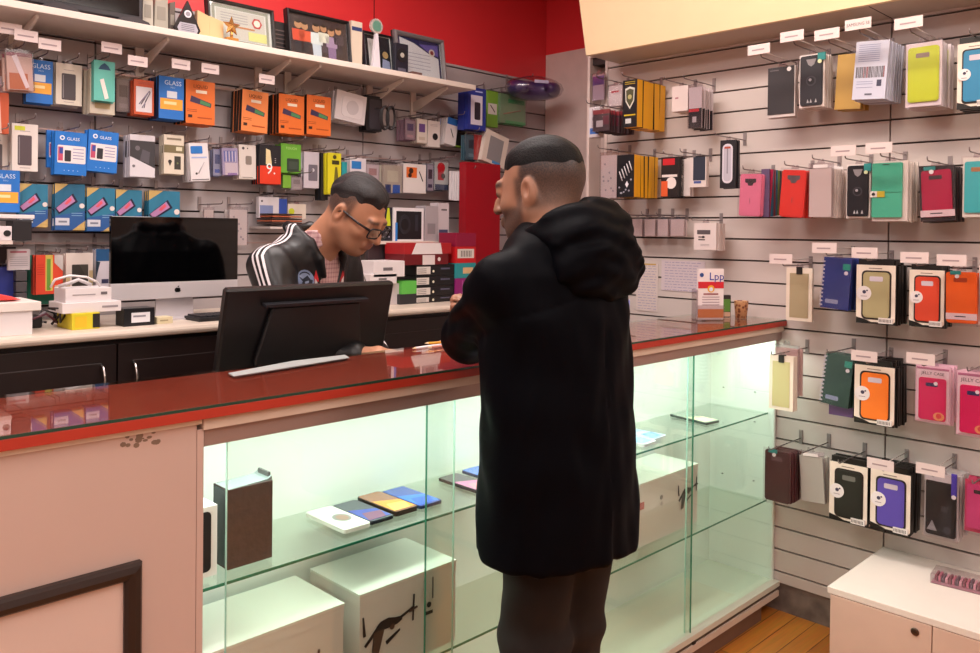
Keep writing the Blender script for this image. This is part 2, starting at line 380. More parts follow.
# upright boxes on the upper shelf
t = empty('phone_box', (.885, 1.625, SU), label='upright dark brown leather-look phone box on the upper glass shelf', cat='box')
MB().box(-.052, -.032, 0, .052, .034, .168, mat('4a3836', .6, noise=.2, scale=60, bump=.2)).build('box', t, bevel=.001)
MB().box(-.0535, -.028, .006, -.052, .03, .165, mat('2a2c30', .4)).build('side_panel', t)
m = MB(); m.prism([(-.05, .168), (.04, .172), (.05, .178), (.052, .168)], -.03, .03, mat('8d9698', .4)); m.box(.045, -.025, .168, .05, .02, .185, '5a5a5c'); m.build('open_lid', t)
t = empty('phone_box', (.778, 1.63, SU), label='white phone box with a black slot at the left end of the upper shelf', cat='box')
MB().box(-.022, -.04, 0, .03, .04, .145, mat('e4e4de', .4)).build('box', t, bevel=.001)
m = MB(); m.prism(rr(-.012, .012, .016, .135, .01), -.0412, -.04, '17171a'); m.build('slot_picture', t)
def flat_phone(quad_c, w, l, th, top, body, label, rz=0, deco=None):
    t = empty('smartphone', (quad_c[0], quad_c[1], SU), (0, 0, rz), label=label, cat='phone', group='phones lying on the upper glass shelf')
    m = MB(); m.prism(rr(-w/2, -l/2, w/2, l/2, .009), 0, th, mat(body, .25), axis='z'); m.build('body', t, bevel=.0008)
    m = MB(); m.prism(rr(-w/2+.002, -l/2+.002, w/2-.002, l/2-.002, .008), th, th+.0006, mat(top, .12, coat=.6), axis='z')
    if deco: deco(m, w, l, th+.0006)
    m.build('screen', t)
def d1(m, w, l, z):
    m.prism([(x, y) for x, y in [(.022*math.cos(a/16*2*PI)+.006, .028*math.sin(a/16*2*PI)-.01) for a in range(16)]], z, z+.0004, '8f8a88', axis='z')
    m.prism([(x, y) for x, y in [(.014*math.cos(a/16*2*PI)+.006, .02*math.sin(a/16*2*PI)-.012) for a in range(16)]], z+.0004, z+.0008, 'a08072', axis='z')
def d2(c1, c2):
    def f(m, w, l, z):
        m.prism([(-w/2+.004, -l/2+.01), (w/2-.004, -l/2+.01), (w/2-.004, -.01), (-w/2+.004, .02)], z, z+.0004, mat(c1, .15), axis='z')
        m.prism([(-w/2+.004, -l/2+.01), (w/2-.02, -l/2+.01), (w/2-.004, -.03), (-w/2+.02, -.02)], z+.0004, z+.0007, mat(c2, .15), axis='z')
    return f
flat_phone((1.167, 1.682), .078, .17, .010, 'e4e2da', 'dcd8d0', 'white boxed phone with a round grey picture lying leftmost on the upper shelf', 0, d1)
flat_phone((1.245, 1.685), .074, .165, .008, '35394a', '24262e', 'dark phone with a blue wave screen lying beside the white one', 0, d2('3f4fa8', '7a4a6c'))
flat_phone((1.325, 1.690), .074, .165, .012, '9a5c38', '3a2c26', 'phone with a copper and orange screen lying between two blue ones', 0, d2('e09a3c', 'f0c060'))
flat_phone((1.407, 1.690), .076, .165, .008, '2346a8', '1c2a52', 'phone with a bright blue screen, rightmost of the four lying together', 0, d2('3a78e0', '2a5ad0'))
flat_phone((1.60, 1.68), .074, .165, .008, '3c2a3a', '20202a', 'dark phone with a pink screen lying behind the customer', 0, d2('c87aa0', 'e08a9a'))
flat_phone((1.70, 1.69), .074, .165, .008, '2a6ad0', '20305a', 'blue phone lying mostly hidden behind the customer', 0, d2('3a88e0', '2a6ad0'))
flat_phone((2.34, 1.66), .08, .18, .010, 'd5e2ea', 'd8d8d8', 'white and pale blue phone dummy lying right of the customer', .05, d2('a8c8e8', '8fb4e6'))
flat_phone((2.43, 1.68), .08, .18, .010, '9fc0ea', 'dce4ea', 'light blue phone dummy lying right of the white one', .05, d2('b8d4f0', '6f9ae0'))
flat_phone((2.80, 1.68), .08, .18, .008, '8fa08f', '3a4440', 'grey phone lying alone near the right end of the upper shelf', -.15, d2('d8cfae', 'e8dcc0'))

# things on the front counter
t = empty('paper_strip', (1.10, 1.783, TOPZ), (0, 0, 0), label='narrow pale plastic strip lying at the back edge of the red counter', cat='strip')
m = MB(); m.prism([(-.185, -.055), (-.175, -.01), (.03, .048), (.19, .048), (.17, .0)], .0002, .0014, mat('a3a8a7', .5), axis='z'); m.build('sheet', t)
def pencil(p, q, c, label):
    t = empty('pen', (p[0], p[1], TOPZ+p[2]), label=label, cat='pen', group='pens lying on the red counter')
    d = Vector(q)-Vector(p); m = MB(); m.tube([(0, 0, 0), d], .0035, mat(c, .4), 6); m.build('barrel', t)
    e = d.normalized(); MB().tube([(0, 0, 0), -e*.012], [.0035, .0008], mat('e8c9a0', .5), 6).build('tip', t)
P0 = on_z(385, 352, TOPZ+.006)
pencil((1.50, 1.79, .004), (1.66, 1.80, .004), 'e8e4e8', 'white pen in front of the yellow pencil on the counter')
pencil((1.555, 1.80, .012), (1.70, 1.80, .006), 'e8a52a', 'yellow pencil lying on the counter beside the customer')
pencil((1.545, 1.775, .004), (1.68, 1.77, .004), 'c07a68', 'pinkish pen nearest the front of the counter')
t = empty('price_card', (1.66, 1.79, TOPZ+.013), (0, 0, .2), label='small pale card lying under the pens on the counter', cat='card')
MB().box(-.05, -.028, 0, .05, .028, .002, 'd8b8b0').build('card', t)

# leaflet holder, snack box and cup at the right end
t = empty('leaflet_holder', (2.86, 1.66, TOPZ), (0, 0, -.62), label='clear holder with red, white and orange flyers at the right end of the counter', cat='leaflet holder')
m = MB(); m.box(-.055, -.025, 0, .055, .03, .004, CLEARP); m.box(-.055, -.025, .004, .055, -.022, .06, CLEARP); m.box(-.057, -.025, 0, -.055, .03, .12, CLEARP); m.build('holder', t)
m = MB(); m.box(-.052, -.018, .005, .052, -.006, .20, 'efe6e6'); m.build('flyers', t)
m = MB(); m.box(-.052, -.0192, .125, .052, -.018, .15, 'd02430'); m.box(-.052, -.0192, .012, .052, -.018, .045, 'e8862a'); m.disc(0, .123, .014, -.0196, -.018, 'e8b030'); m.disc(0, .121, .008, -.0200, -.018, 'e6e6f0')
m.text('Lpp', .022, .172, .042, '2438a0', -.0192); m.disc(-.038, .176, .008, -.0196, -.018, '2a4a90'); m.box(-.03, -.0192, .1, .03, -.018, .106, '9a5a60')
for z in (.09, .08, .07, .06): m.box(-.035, -.0192, z, .035, -.018, z+.003, 'a89098')
m.build('printed_front', t)
t = empty('gum_box', (3.00, 1.70, TOPZ), (0, 0, -.62), label='small black and green snack box beside the leaflet holder', cat='box')
m = MB(); m.box(-.055, 0, .0, .055, .03, .088, '2b2420'); m.build('box', t)
m = MB(); m.box(-.053, -.001, .022, .053, 0, .072, '5d8f3a'); m.disc(-.02, .04, .018, -.0014, 0, 'b8d838', 14, .012); m.box(-.053, -.001, .002, .053, 0, .02, 'caa58c'); m.build('printed_front', t)
t = empty('paper_cup', (3.05, 1.625, TOPZ), label='small tan paper cup with a leaf pattern at the counter end', cat='cup')
m = MB(); cm = bpy.data.materials.new('cup'); cm.use_nodes = True; nt = cm.node_tree; vz = nt.nodes.new('ShaderNodeTexVoronoi'); vz.inputs['Scale'].default_value = 70; r = nt.nodes.new('ShaderNodeValToRGB'); r.color_ramp.elements[0].position = .3; r.color_ramp.elements[0].color = lin('8a5038'); r.color_ramp.elements[1].position = .5; r.color_ramp.elements[1].color = lin('d9a878'); tc = nt.nodes.new('ShaderNodeTexCoord'); nt.links.new(tc.outputs['Object'], vz.inputs['Vector']); nt.links.new(vz.outputs['Distance'], r.inputs[0]); nt.links.new(r.outputs[0], nt.nodes['Principled BSDF'].inputs[0])
m.lathe([(.022, 0), (.028, .066), (.0285, .068), (.026, .067), (.021, .003)], cm, n=20); m.build('cup', t)
t = empty('gift_card', (2.53, 1.83, TOPZ), (0, 0, -.4), label='blue and white leaflet standing on the counter just right of the customer', cat='leaflet')
MB().box(-.035, 0, 0, .035, .01, .085, 'c8c8ee').build('card', t); m = MB(); m.box(-.033, -.001, .05, .033, 0, .082, '7a86d8'); m.box(-.02, -.001, .015, .02, 0, .02, '8a90c0'); m.build('printed_front', t)

# monitor seen from behind
t = empty('monitor', (1.275, 2.02, 1.0), label='black desktop monitor seen from behind, in front of the worker', cat='monitor')
BLK = mat('08080b', .4)
L_ = on_y(221, 370, 2.0)[0]; 
def mon_part(mb, name, par=t): return mb.build(name, par, (0, 0, .02), (math.radians(14), 0, 0))
m = MB(); m.box(-.268, 0, 0, .268, .028, .335, BLK); mon_part(m, 'casing').modifiers.new('b', 'BEVEL').width = .006
m = MB(); m.box(-.262, .028, .006, .262, .030, .329, mat('050507', .15)); mon_part(m, 'screen')
m = MB(); m.prism([(-.15, .06), (.15, .06), (.17, .14), (.14, .285), (-.14, .285), (-.17, .14)], -.016, 0, mat('0c0c10', .5)); mon_part(m, 'rear_cover').modifiers.new('b', 'BEVEL').width = .004
m = MB(); m.box(-.165, -.022, .288, .165, -.001, .296, mat('1c1c22', .4)); mon_part(m, 'vent_ridge')
m = MB(); m.box(-.06, -.045, 0, .06, -.018, .18, BLK); m.build('stand', t, (0, -.01, -.08), bevel=.004)
m = MB(); m.box(-.13, -.11, 0, .13, .09, .012, BLK); m.build('base', t, (0, 0, -.09), bevel=.004)
t = empty('staff_desk', (1.2, 2.03, 0), label='low staff desk hidden behind the front counter', cat='desk')
MB().box(-1.2, -.17, .88, 1.5, .13, .91, mat('cdbfae', .5)).build('desk_top', t)
for x in (-1.15, .1, 1.4): MB().box(x, -.17, 0, x+.04, .14, .88, '3a2a26').build('leg', t)

# ---------------------------------------------------------------- back counter
YK = 2.70
t = empty('back_counter_top', (.4, 2.96, 1.141), label='cream laminate worktop running along the back wall', cat='worktop')
MB().box(-1.5, YK-2.96, 0, 2.72, YB-2.962, .030, mat('d9cabb', .4, noise=.04)).build('worktop', t, bevel=.012)
BT = 1.171
DK = mat('1b0c0a', .45, noise=.15, scale=5)
edges = [-.9, .12, 1.035, 1.95, 2.98]
for i in range(4):
    x0, x1 = edges[i], edges[i+1]
    lab = ['leftmost dark brown base cabinet under the back worktop', 'dark brown base cabinet below the white boxes, its handle at its right', 'dark brown base cabinet below the desktop computer, its handle at its left', 'dark brown base cabinet behind the worker, nearest the corner'][i]
    t = empty('base_cabinet', ((x0+x1)/2, 2.97, 0), label=lab, cat='cabinet', group='dark base cabinets along the back wall')
    w = (x1-x0)/2
    MB().box(-w, -.235, 0, w, .245, 1.140, DK).build('body', t)
    m = MB(); m.box(-w+.003, -.252, .1, w-.003, -.235, 1.125, DK); m.box(-w+.05, -.257, .16, w-.05, -.252, 1.07, DK)
    d = m.build('door', t, bevel=.002)
    hx = w-.05 if i % 2 else -w+.05
    if i in (0, 3): hx = -w+.05
    m = MB(); m.tube([(hx, -.253, 1.065), (hx, -.272, 1.055), (hx+.002, -.282, 1.02), (hx, -.272, .965), (hx, -.253, .955)], .0045, mat('c8c4c0', .25, metal=1)); m.build('handle', d)
# desktop computer
t = empty('desktop_computer', (1.322, 2.93, BT), label='silver all-in-one desktop computer with a black screen on the back worktop', cat='computer')
MB().box(-.262, -.015, .155, .262, .004, .425, mat('020203', .06)).build('screen', t, bevel=.003)
SIL = mat('d5cfd2', .3, metal=.25)
m = MB(); m.box(-.262, -.015, .087, .262, .006, .155, SIL); ch = m.build('chin', t, bevel=.002)
m = MB(); ay = -.0165
m.disc(-.004, .121, .0085, ay, -.015, '0c0c0c', 16, .0095); m.disc(.004, .121, .0085, ay, -.015, '0c0c0c', 16, .0095)
m.disc(.0145, .123, .0042, ay-.0006, -.015, SIL, 10); m.prism([(0, .132), (.001, .137), (.006, .139), (.005, .134)], ay, -.015, '0c0c0c'); m.build('logo', ch)
m = MB(); m.prism([(-.08, 0), (.08, 0), (.07, .15), (-.07, .15)], .01, .02, SIL); m.build('stand', t); MB().box(-.09, -.07, 0, .09, .10, .006, SIL).build('foot', t)
bpy.data.objects['desktop_computer'].scale = (.9, .9, .865)
t = empty('keyboard', (1.50, 2.82, BT), label='black keyboard lying on the back worktop right of the computer screen', cat='keyboard')
MB().box(-.17, -.06, 0, .2, .06, .014, '16161a').build('casing', t, bevel=.002); m = MB()
for r in range(5):
    for c in range(14): m.box(-.16+c*.025, -.052+r*.022, .014, -.139+c*.025, -.034+r*.022, .02, '26262c')
m.build('keys', t)
t = empty('cable', (1.6, 2.86, BT), label='grey cable lying over the black keyboard', cat='cable')
MB().tube([(-.12, .02, .022), (-.06, -.03, .03), (0, .0, .024), (.06, -.03, .03), (.1, .03, .024), (.12, .0, .022)], .003, mat('b8b4b6', .4)).build('cord', t)
def crate(name, x, y, z, w, d, h, c, label, cat='box', rz=0, deco=None, group=None, lid=None):
    t = empty(name, (x, y, z), (0, 0, rz), label=label, cat=cat, group=group)
    MB().box(-w/2, -d/2, 0, w/2, d/2, h, c).build('box', t, bevel=.0015)
    if lid: MB().box(-w/2-.006, -d/2-.006, h-lid, w/2+.006, d/2+.006, h+.002, c).build('lid', t, bevel=.0015)
    if deco:
        m = MB(); deco(m, w, h); m.build('printed_front', t, (0, -d/2-.0004-(.006 if lid else 0), 0))
    return t
def bx_px(x0, y0, x1, y1, Y, depth, c, name, label, **k):
    """box whose front face is in the plane Y: left, top, right, bottom seen there"""
    cx, cy = (x0+x1)/2, (y0+y1)/2
    w = on_y(x1, cy, Y)[0]-on_y(x0, cy, Y)[0]; zt = on_y(cx, y0, Y)[2]; zb = k.pop('zb', None)
    if zb is None: zb = on_y(cx, y1, Y)[2]
    return crate(name, on_y(cx, cy, Y)[0], Y+depth/2, zb, w, depth, zt-zb, c, **dict(k, label=label))
WB = mat('e6dedf', .5)
bx_px(-20, 312, 33, 336, 2.76, .2, WB, 'shoe_box', 'wide white box at the left end of the back worktop', zb=BT)
bx_px(-22, 303, 42, 312, 2.755, .21, mat('efe6df', .5), 'box_lid', 'white tray holding red paper on top of the wide white box', cat='tray')
t = empty('paper_bag', (.66, 2.85, 1.275), label='red and pink paper lying in the white tray', cat='paper'); m = MB(); m.prism([(-.1, 0), (.12, 0), (.09, .012), (.02, .028), (-.06, .03), (-.1, .02)], -.05, .05, 'd8403c'); m.build('paper', t, bevel=.003)
bx_px(72, 313, 100, 327, 2.79, .14, mat('d8c82a', .5), 'cable_box', 'yellow and black box at the bottom of the pile by the computer', zb=BT, deco=lambda m, w, h: (m.box(w/2-.022, 0, .004, w/2, .001, h-.004, '1c1a18'), m.box(-w/2+.01, 0, .008, w/2-.04, .001, h-.01, 'e2bd28')))
yb = on_y(86, 313, 2.79)[2]
bx_px(63, 302, 122, 313, 2.80, .13, WB, 'thin_box', 'flat white box lying on the yellow box', zb=yb, cat='box', deco=lambda m, w, h: m.box(.03, -.0006, h*.4, .08, 0, h*.6, '9a9296'))
yb2 = on_y(92, 302, 2.80)[2]
bx_px(66, 288, 112, 302, 2.81, .11, WB, 'laptop_charger_box', 'white charger box on top of the pile, white cable on it', zb=yb2, cat='box', deco=lambda m, w, h: (m.box(-.05, -.0006, h*.5, .02, 0, h*.5+.003, 'a0989c'), m.box(w*.26, -.0006, h*.5, w*.4, 0, h*.7, '6a6468')))
t = empty('earphone_cable', (.93, 2.83, on_y(90, 288, 2.81)[2]), label='white coiled cable lying on top of the white charger box', cat='cable')
MB().tube([(-.06, 0, .006), (-.05, -.01, .03), (-.01, -.02, .042), (.04, -.02, .036), (.075, -.01, .02), (.09, 0, .004)], .004, mat('ece6e8', .4)).build('cord', t)
MB().tube([(-.03, .02, .006), (0, 0, .018), (.03, .02, .026), (.07, .02, .008)], .006, mat('d8d2d4', .4)).build('plug', t)
bx_px(124, 308, 155, 329, 2.78, .07, mat('141418', .4), 'ink_box', 'small black box with a white label in front of the computer', zb=BT, deco=lambda m, w, h: (m.box(-w*.26, 0, h*.2, w*.34, .001, h*.75, 'e4e4e8'), m.box(-w*.2, -.0005, h*.5, w*.2, .001, h*.6, '8a8a94')))
bx_px(157, 317, 173, 326, 2.79, .05, mat('d8cca8', .5), 'tiny_box', 'tiny cream box right of the small black box', zb=BT, deco=lambda m, w, h: m.box(-w*.3, 0, h*.4, w*.2, .001, h*.6, 'a89a78'))
t = empty('cable_heap', (.845, 2.95, BT), label='heap of dark chargers and cables beside the wide white box', cat='cables')
rnd = random.Random(5); m = MB()
for i in range(9):
    a = Vector((rnd.uniform(-.09, .1), rnd.uniform(-.05, .05), .01)); pts = [a]
    for k in range(6): pts.append(pts[-1]+Vector((rnd.uniform(-.04, .04), rnd.uniform(-.03, .03), 0))); pts[-1].z = .01+rnd.uniform(0, .06)
    m.tube(pts, .004, mat(['1a1618', '2a2022', '5a2a38', '8a8488'][i % 4], .4), 6)
m.build('cables', t); m = MB(); m.box(-.05, -.03, .0, .03, .03, .04, '19171a'); m.build('charger', t, bevel=.006)
# stacks behind the worker, right part of the worktop
Yq = 2.86
for i, (y0, y1, c, lab) in enumerate([(261, 277, WB, 'upper flat white box behind the monitor corner'), (274, 284, WB, 'lower flat white box behind the monitor corner')]):
    bx_px(374-3*i, y0, 405-8*i, y1, Yq, .14, c, 'flat_box', lab, group='flat white boxes on the back worktop', deco=lambda m, w, h: m.box(-w*.2, 0, h*.4, w*.1, .001, h*.6, '6a6468'))
bx_px(402, 281, 417, 294, Yq, .1, mat('5cb84a', .5), 'green_box', 'small light green box left of the black box stack')
bx_px(400, 294, 417, 309, Yq, .1, mat('2a2a2e', .5), 'black_box', 'small black box under the light green box', zb=BT)
bx_px(370, 284, 400, 309, Yq+.02, .12, mat('c9c0c2', .5), 'carton', 'pale carton under the flat white boxes', zb=BT)
zs = [on_y(436, y, Yq)[2] for y in (306, 295.5, 285.5, 275.5, 264.5)]; zs[0] = BT
for i in range(4):
    def dk(m, w, h, i=i):
        m.box(-w/2+.002, 0, h*.15, -w*.18+.008*(i % 2), .001, h*.85, 'd9d2cc'); m.disc(-w*.07, h*.4, .006, 0, .001, 'e8e4c8', 10)
        for k in range(3): m.box(-w/2+.006, -.0004, h*(.25+.18*k), -w*.25, .001, h*(.32+.18*k), '8a8480')
        m.box(w*.12, 0, h*.55, w*.36, .001, h*.7, '5a5870')
    xc = on_y(436, 285, Yq)[0]
    crate('router_box', xc, Yq+.07, zs[i], .235, .14, zs[i+1]-zs[i]-.001, mat('131114', .45), ['bottom', 'second lowest', 'second highest', 'top'][i]+' black box with a white label in the stack of four behind the worker', deco=dk, group='four black boxes with white labels')
bx_px(405, 254, 449, 264.5, Yq, .14, mat('6a1018', .45), 'dark_red_box', 'dark red box lying on the stack of black boxes', zb=zs[4], deco=lambda m, w, h: (m.box(-w*.1, 0, 0, w*.18, .001, h*.9, 'e0d4d2'), m.disc(w*.28, h*.5, .009, 0, .001, 'e0d4d2')))
bx_px(405, 243, 452, 254, Yq, .14, mat('a81c22', .45), 'red_box', 'bright red box with a white paper band, above the dark red box', deco=lambda m, w, h: m.prism([(-w*.35, 0), (w*.3, 0), (w*.26, h), (-w*.26, h)], 0, .001, 'e6dcdc'))
for y0, y1, c, lab, dd in [(233, 246.5, '8c1238', 'maroon box topmost of the colourful column behind the worker', 0), (246.5, 263, 'c41c22', 'red box with a white barcode label in the colourful column', 1), (263, 278, '2a8f96', 'teal box with an orange label in the colourful column', 2), (278, 303.5, '8a1a6c', 'magenta box at the bottom of the colourful column', 3)]:
    def dq(m, w, h, dd=dd):
        if dd == 1:
            m.box(-w*.42, 0, h*.3, w*.4, .001, h*.85, 'dcd4cc')
            for k in range(7): m.box(-w*.25+k*w*.08, -.0004, h*.38, -w*.22+k*w*.08, .001, h*.75, '2a2624')
        if dd == 2: m.box(-w*.15, 0, h*.3, w*.35, .001, h*.7, 'd8b080')
        if dd == 3: m.box(-w*.2, 0, h*.2, -w*.15, .001, h*.9, 'b05a9c')
    bx_px(456, y0, 476, y1, Yq-.01, .12, mat(c, .45), 'software_box', lab, deco=dq, group='column of colourful boxes', zb=BT if dd == 3 else None)
# small shelf behind the worker with its things
t = empty('wall_shelf', (2.3, 3.10, 1.485), label='narrow white wall shelf behind the worker at head height', cat='shelf')
x0 = on_y(372, 243, 2.99)[0]; x1 = on_y(452, 242, 2.99)[0]; zsh = on_y(430, 241, 2.99)[2]
t.location = ((x0+x1)/2, 3.10, zsh-.014)
MB().box(-(x1-x0)/2, -.11, 0, (x1-x0)/2, .118, .014, mat('e0d6cc', .5)).build('board', t)
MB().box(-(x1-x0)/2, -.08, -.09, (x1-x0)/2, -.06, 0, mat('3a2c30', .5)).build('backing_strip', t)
def spk(m, w, h):
    m.box(-w*.42, 0, h*.05, w*.42, .001, h*.9, '14141a'); m.box(-w*.45, -.0004, 0, -w*.38, .001, h*.55, '2a7fd0'); m.disc(-w*.15, h*.5, w*.2, -.002, .001, '26262e', 16, h*.3); m.disc(-w*.15, h*.5, w*.12, -.004, .001, '101014', 16, h*.18); m.box(w*.2, -.001, h*.3, w*.3, .001, h*.8, '2c2c36')
bx_px(394, 208, 424, 241, 3.0, .09, mat('e4e0e4', .5), 'headphone_box', 'white box with a black headphone picture on the wall shelf', zb=zsh, deco=spk)
bx_px(372, 207, 394, 241, 3.01, .09, mat('1a1c2c', .5), 'speaker_box', 'black and yellow box just behind the worker on the wall shelf', zb=zsh, deco=lambda m, w, h: (m.prism([(w*.1, h*.45), (w*.35, h*.45), (w*.28, h*.98), (w*.2, h*.98)], 0, .001, 'c8d428'), [m.box(-w*.4+k*w*.13, -.0004, h*(.1+.13*r), -w*.34+k*w*.13, .001, h*(.14+.13*r), '9a98a8') for k in range(6) for r in range(3)]))
bx_px(425, 206, 438, 241, 3.0, .07, mat('a8a0a4', .5), 'adapter_box', 'grey box right of the headphone box on the wall shelf', zb=zsh, deco=lambda m, w, h: m.box(-w*.3, 0, h*.2, w*.3, .001, h*.5, '8a8488'))
bx_px(438, 203, 449, 241, 3.01, .06, mat('c8bec2', .5), 'tall_box', 'tall pale box at the right end of the wall shelf', zb=zsh, deco=lambda m, w, h: (m.box(-w*.2, 0, h*.8, w*.3, .001, h*.84, '5a5458'), m.box(-w*.4, 0, h*.1, w*.4, .001, h*.3, '4a4a6a')))
# dark red pillar panel
xa = on_y(466, 200, 2.98)[0]; xb = on_y(500, 200, 2.98)[0]
t = empty('display_board', ((xa+xb)/2, 3.0, 0), label='tall dark red glossy panel standing at the back wall beside the customer', cat='panel')
MB().box(-(xb-xa)/2, -.02, BT+.001, (xb-xa)/2, .03, on_y(480, 163, 2.98)[2], mat('9c1220', .3)).build('board', t)
MB().box(-(xb-xa)/2+.02, -.05, BT, (xb-xa)/2-.02, .08, BT+.012, mat('5a0d14', .4)).build('foot', t)

# low white cabinet in the right corner
t = empty('low_cabinet', (2.90, .6, 0), label='low white cabinet with a lock standing against the right slat wall', cat='cabinet')
WC = mat('e8ddd4', .45, noise=.02)
cx0 = 2.655-2.90; cx1 = XR-.002-2.90; cy0 = -.4-.6; cy1 = 1.10-.6
MB().box(cx0+.012, cy0+.01, .05, cx1, cy1-.008, .348, mat('d8bcae', .5)).build('body', t)
MB().box(cx0+.05, cy0+.03, 0, cx1, cy1-.03, .05, '6a564c').build('plinth', t)
MB().box(cx0, cy0, .348, cx1, cy1, .369, WC).build('top', t, bevel=.0015)
for y1 in (cy1-.01, cy1-.01-.303, cy1-.01-.606, cy1-.909):
    d = MB().box(cx0, y1-.30, .055, cx0+.012, y1, .346, mat('d6b8a8', .5, noise=.03)).build('door', t, bevel=.001)
    if y1 == cy1-.01:
        m = MB(); m.lathe([(.011, 0), (.012, .003), (.009, .005), (.001, .005)], mat('5a4a40', .3, metal=.8), n=16); m.box(-.0015, -.005, .005, .0015, .005, .0056, '1c1614'); m.build('lock', d, (cx0, y1-.255, .315), (0, math.radians(-90), 0))
for i, (x, y) in enumerate(((2.98, .80), (3.02, .66))):
    t = empty('lash_box', (x, y, .3695), (0, 0, math.radians(-84)), label=['clear box of pink packets lying on the low white cabinet', 'second clear box of pink packets behind, partly out of frame'][i], cat='box')
    MB().box(-.08, -.045, .001, .08, .045, .004, 'b07a88').build('tray', t); MB().box(-.082, -.047, 0, .082, .047, .03, CLEARP).build('cover', t)
    m = MB(); rnd = random.Random(i)
    for k in range(14): xx = -.072+.01*k; m.box(xx, -.03, .005, xx+.007, .02, .018+rnd.uniform(0, .006), ['8a4858', 'c06a80', '6a5060', 'd898a8'][k % 4])
    m.build('packets', t)
# ---------------------------------------------------------------- hanging goods
WIRE = mat('8a7f80', .3, metal=.8)
WIREW = mat('d8ccc8', .35, metal=.3)
LABELM = mat('dccbc9', .5)
def lines(m, w, x0, x1, zs, c, t=.002, y=-.0006):
    for z in zs: m.box(x0, y, z, x1, 0, z+t, c)
def quad(m, pts, c, y=-.0006): m.prism(pts, y, 0, c)
# every style returns [(part name, mesh, gets its own film?)]
def st_plain(c, deco=None):
    def f(w, h, d):
        b = MB(); b.box(-w/2, 0, 0, w/2, d, h, c); r = [('box', b)]
        if deco:
            m = MB(); deco(m, w, h); r.append(('printed_front', m))
        return r
    return f
def st_front(c, side, deco):
    def f(w, h, d):
        b = MB(); b.box(-w/2, .001, 0, w/2, d, h, side); b.box(-w/2, 0, 0, w/2, .001, h, c); b.box(-w/2+.001, .0005, -.0005, w/2, d-.001, 0, c)
        m = MB(); deco(m, w, h); return [('box', b), ('printed_front', m)]
    return f
def de_glass(m, w, h):
    m.text('GLASS', w*.05, h*.86, h*.15, 'cfe0f0', -.0006, w*.7); m.text('PRO', w*.05, h*.75, h*.06, '9fc0e4')
    m.box(-w*.18, -.0008, h*.5, w*.22, 0, h*.66, 'd6dce6'); m.box(-w*.45, -.0006, h*.22, w*.45, 0, h*.48, 'e8a63a'); m.box(-w*.3, -.0008, h*.34, w*.2, 0, h*.41, 'f0d8a0')
def de_liquid(m, w, h):
    m.text('LIQUID', 0, h*.87, h*.11, '5a2408', -.0006, w*.6); m.box(-w*.16, -.0008, h*.71, w*.22, 0, h*.78, 'f6e6d0')
    quad(m, [(-w*.36, h*.5), (w*.36, h*.4), (w*.38, h*.5), (-w*.32, h*.64)], '3a2f52'); quad(m, [(-w*.02, h*.47), (w*.34, h*.42), (w*.34, h*.49), (0, h*.56)], '4a8a58', -.0009)
    lines(m, w, -w*.45, -w*.12, (h*.27, h*.31), '9a3c0c'); m.box(-w*.42, -.0008, h*.13, -w*.28, 0, h*.2, '3a1c10'); m.box(-w*.1, -.0008, h*.13, w*.4, 0, h*.16, 'b04a14')
def de_teal(m, w, h):
    quad(m, [(-w/2, h*.78), (-w/2, h), (-w*.05, h)], 'c9a968'); quad(m, [(w/2, 0), (w/2, h*.2), (w*.08, 0)], 'c9a968')
    quad(m, [(-w/2, h*.3), (w/2, h*.42), (w/2, h*.2), (w*.08, 0), (-w/2, 0)], '2a5a9a', -.0005)
    quad(m, [(-w*.5, h*.46), (-w*.36, h*.34), (w*.26, h*.62), (w*.1, h*.8)], '1c1838', -.0009); quad(m, [(-w*.46, h*.47), (-w*.35, h*.385), (w*.17, h*.63), (w*.05, h*.755)], 'b884b4', -.0012)
    quad(m, [(-w*.2, h*.56), (-w*.1, h*.55), (w*.06, h*.65), (w*.0, h*.71)], 'e05a6a', -.0015)
    m.disc(w*.4, h*.53, w*.09, -.0009, 0, 'e6dcd8', 12); m.box(-w*.48, -.0009, h*.1, -w*.02, 0, h*.26, 'cfd2dc'); m.box(-w*.38, -.0012, h*.16, -w*.1, 0, h*.2, '7a8090')
    lines(m, w, w*.05, w*.42, (h*.36, h*.31), '8ab4d0')
def de_gglass(m, w, h):
    m.disc(-w*.28, h*.85, w*.08, -.0006, 0, 'e8eef6', 12); m.disc(-w*.28, h*.85, w*.04, -.0009, 0, '1c6cc0', 10); m.text('GLASS', w*.06, h*.84, h*.1, 'e8eef6', -.0006, w*.42)
    m.prism(rr(-w*.42, h*.27, w*.46, h*.68, w*.04), -.0006, 0, 'e4dee0'); m.box(-w*.4, -.0009, h*.32, -w*.25, 0, h*.64, 'c04a6a'); m.box(-w*.36, -.0011, h*.48, -w*.25, 0, h*.62, '3a4aa0')
    m.prism(rr(-w*.2, h*.31, w*.0, h*.57, w*.03), -.0009, 0, '2a2a30'); lines(m, w, w*.06, w*.4, (h*.6, h*.52, h*.45, h*.38), '8a80b0', .0025, -.0009)
    for k in range(4): m.disc(-w*.2+k*w*.14, h*.1, w*.015, -.0006, 0, 'bcd4ee', 8)
def de_window(inner='4a4448', top=None):
    def f(m, w, h):
        m.prism(rr(-w*.28, h*.12, w*.26, h*.76, w*.05), -.0006, 0, inner); m.box(-w*.24, -.0009, h*.16, -w*.2, 0, h*.72, '8a8488')
        if top: m.box(-w*.4, -.0006, h*.86, w*.0, 0, h*.95, top)
        lines(m, w, -w*.2, w*.2, (h*.84, h*.06), 'a89c9c')
    return f
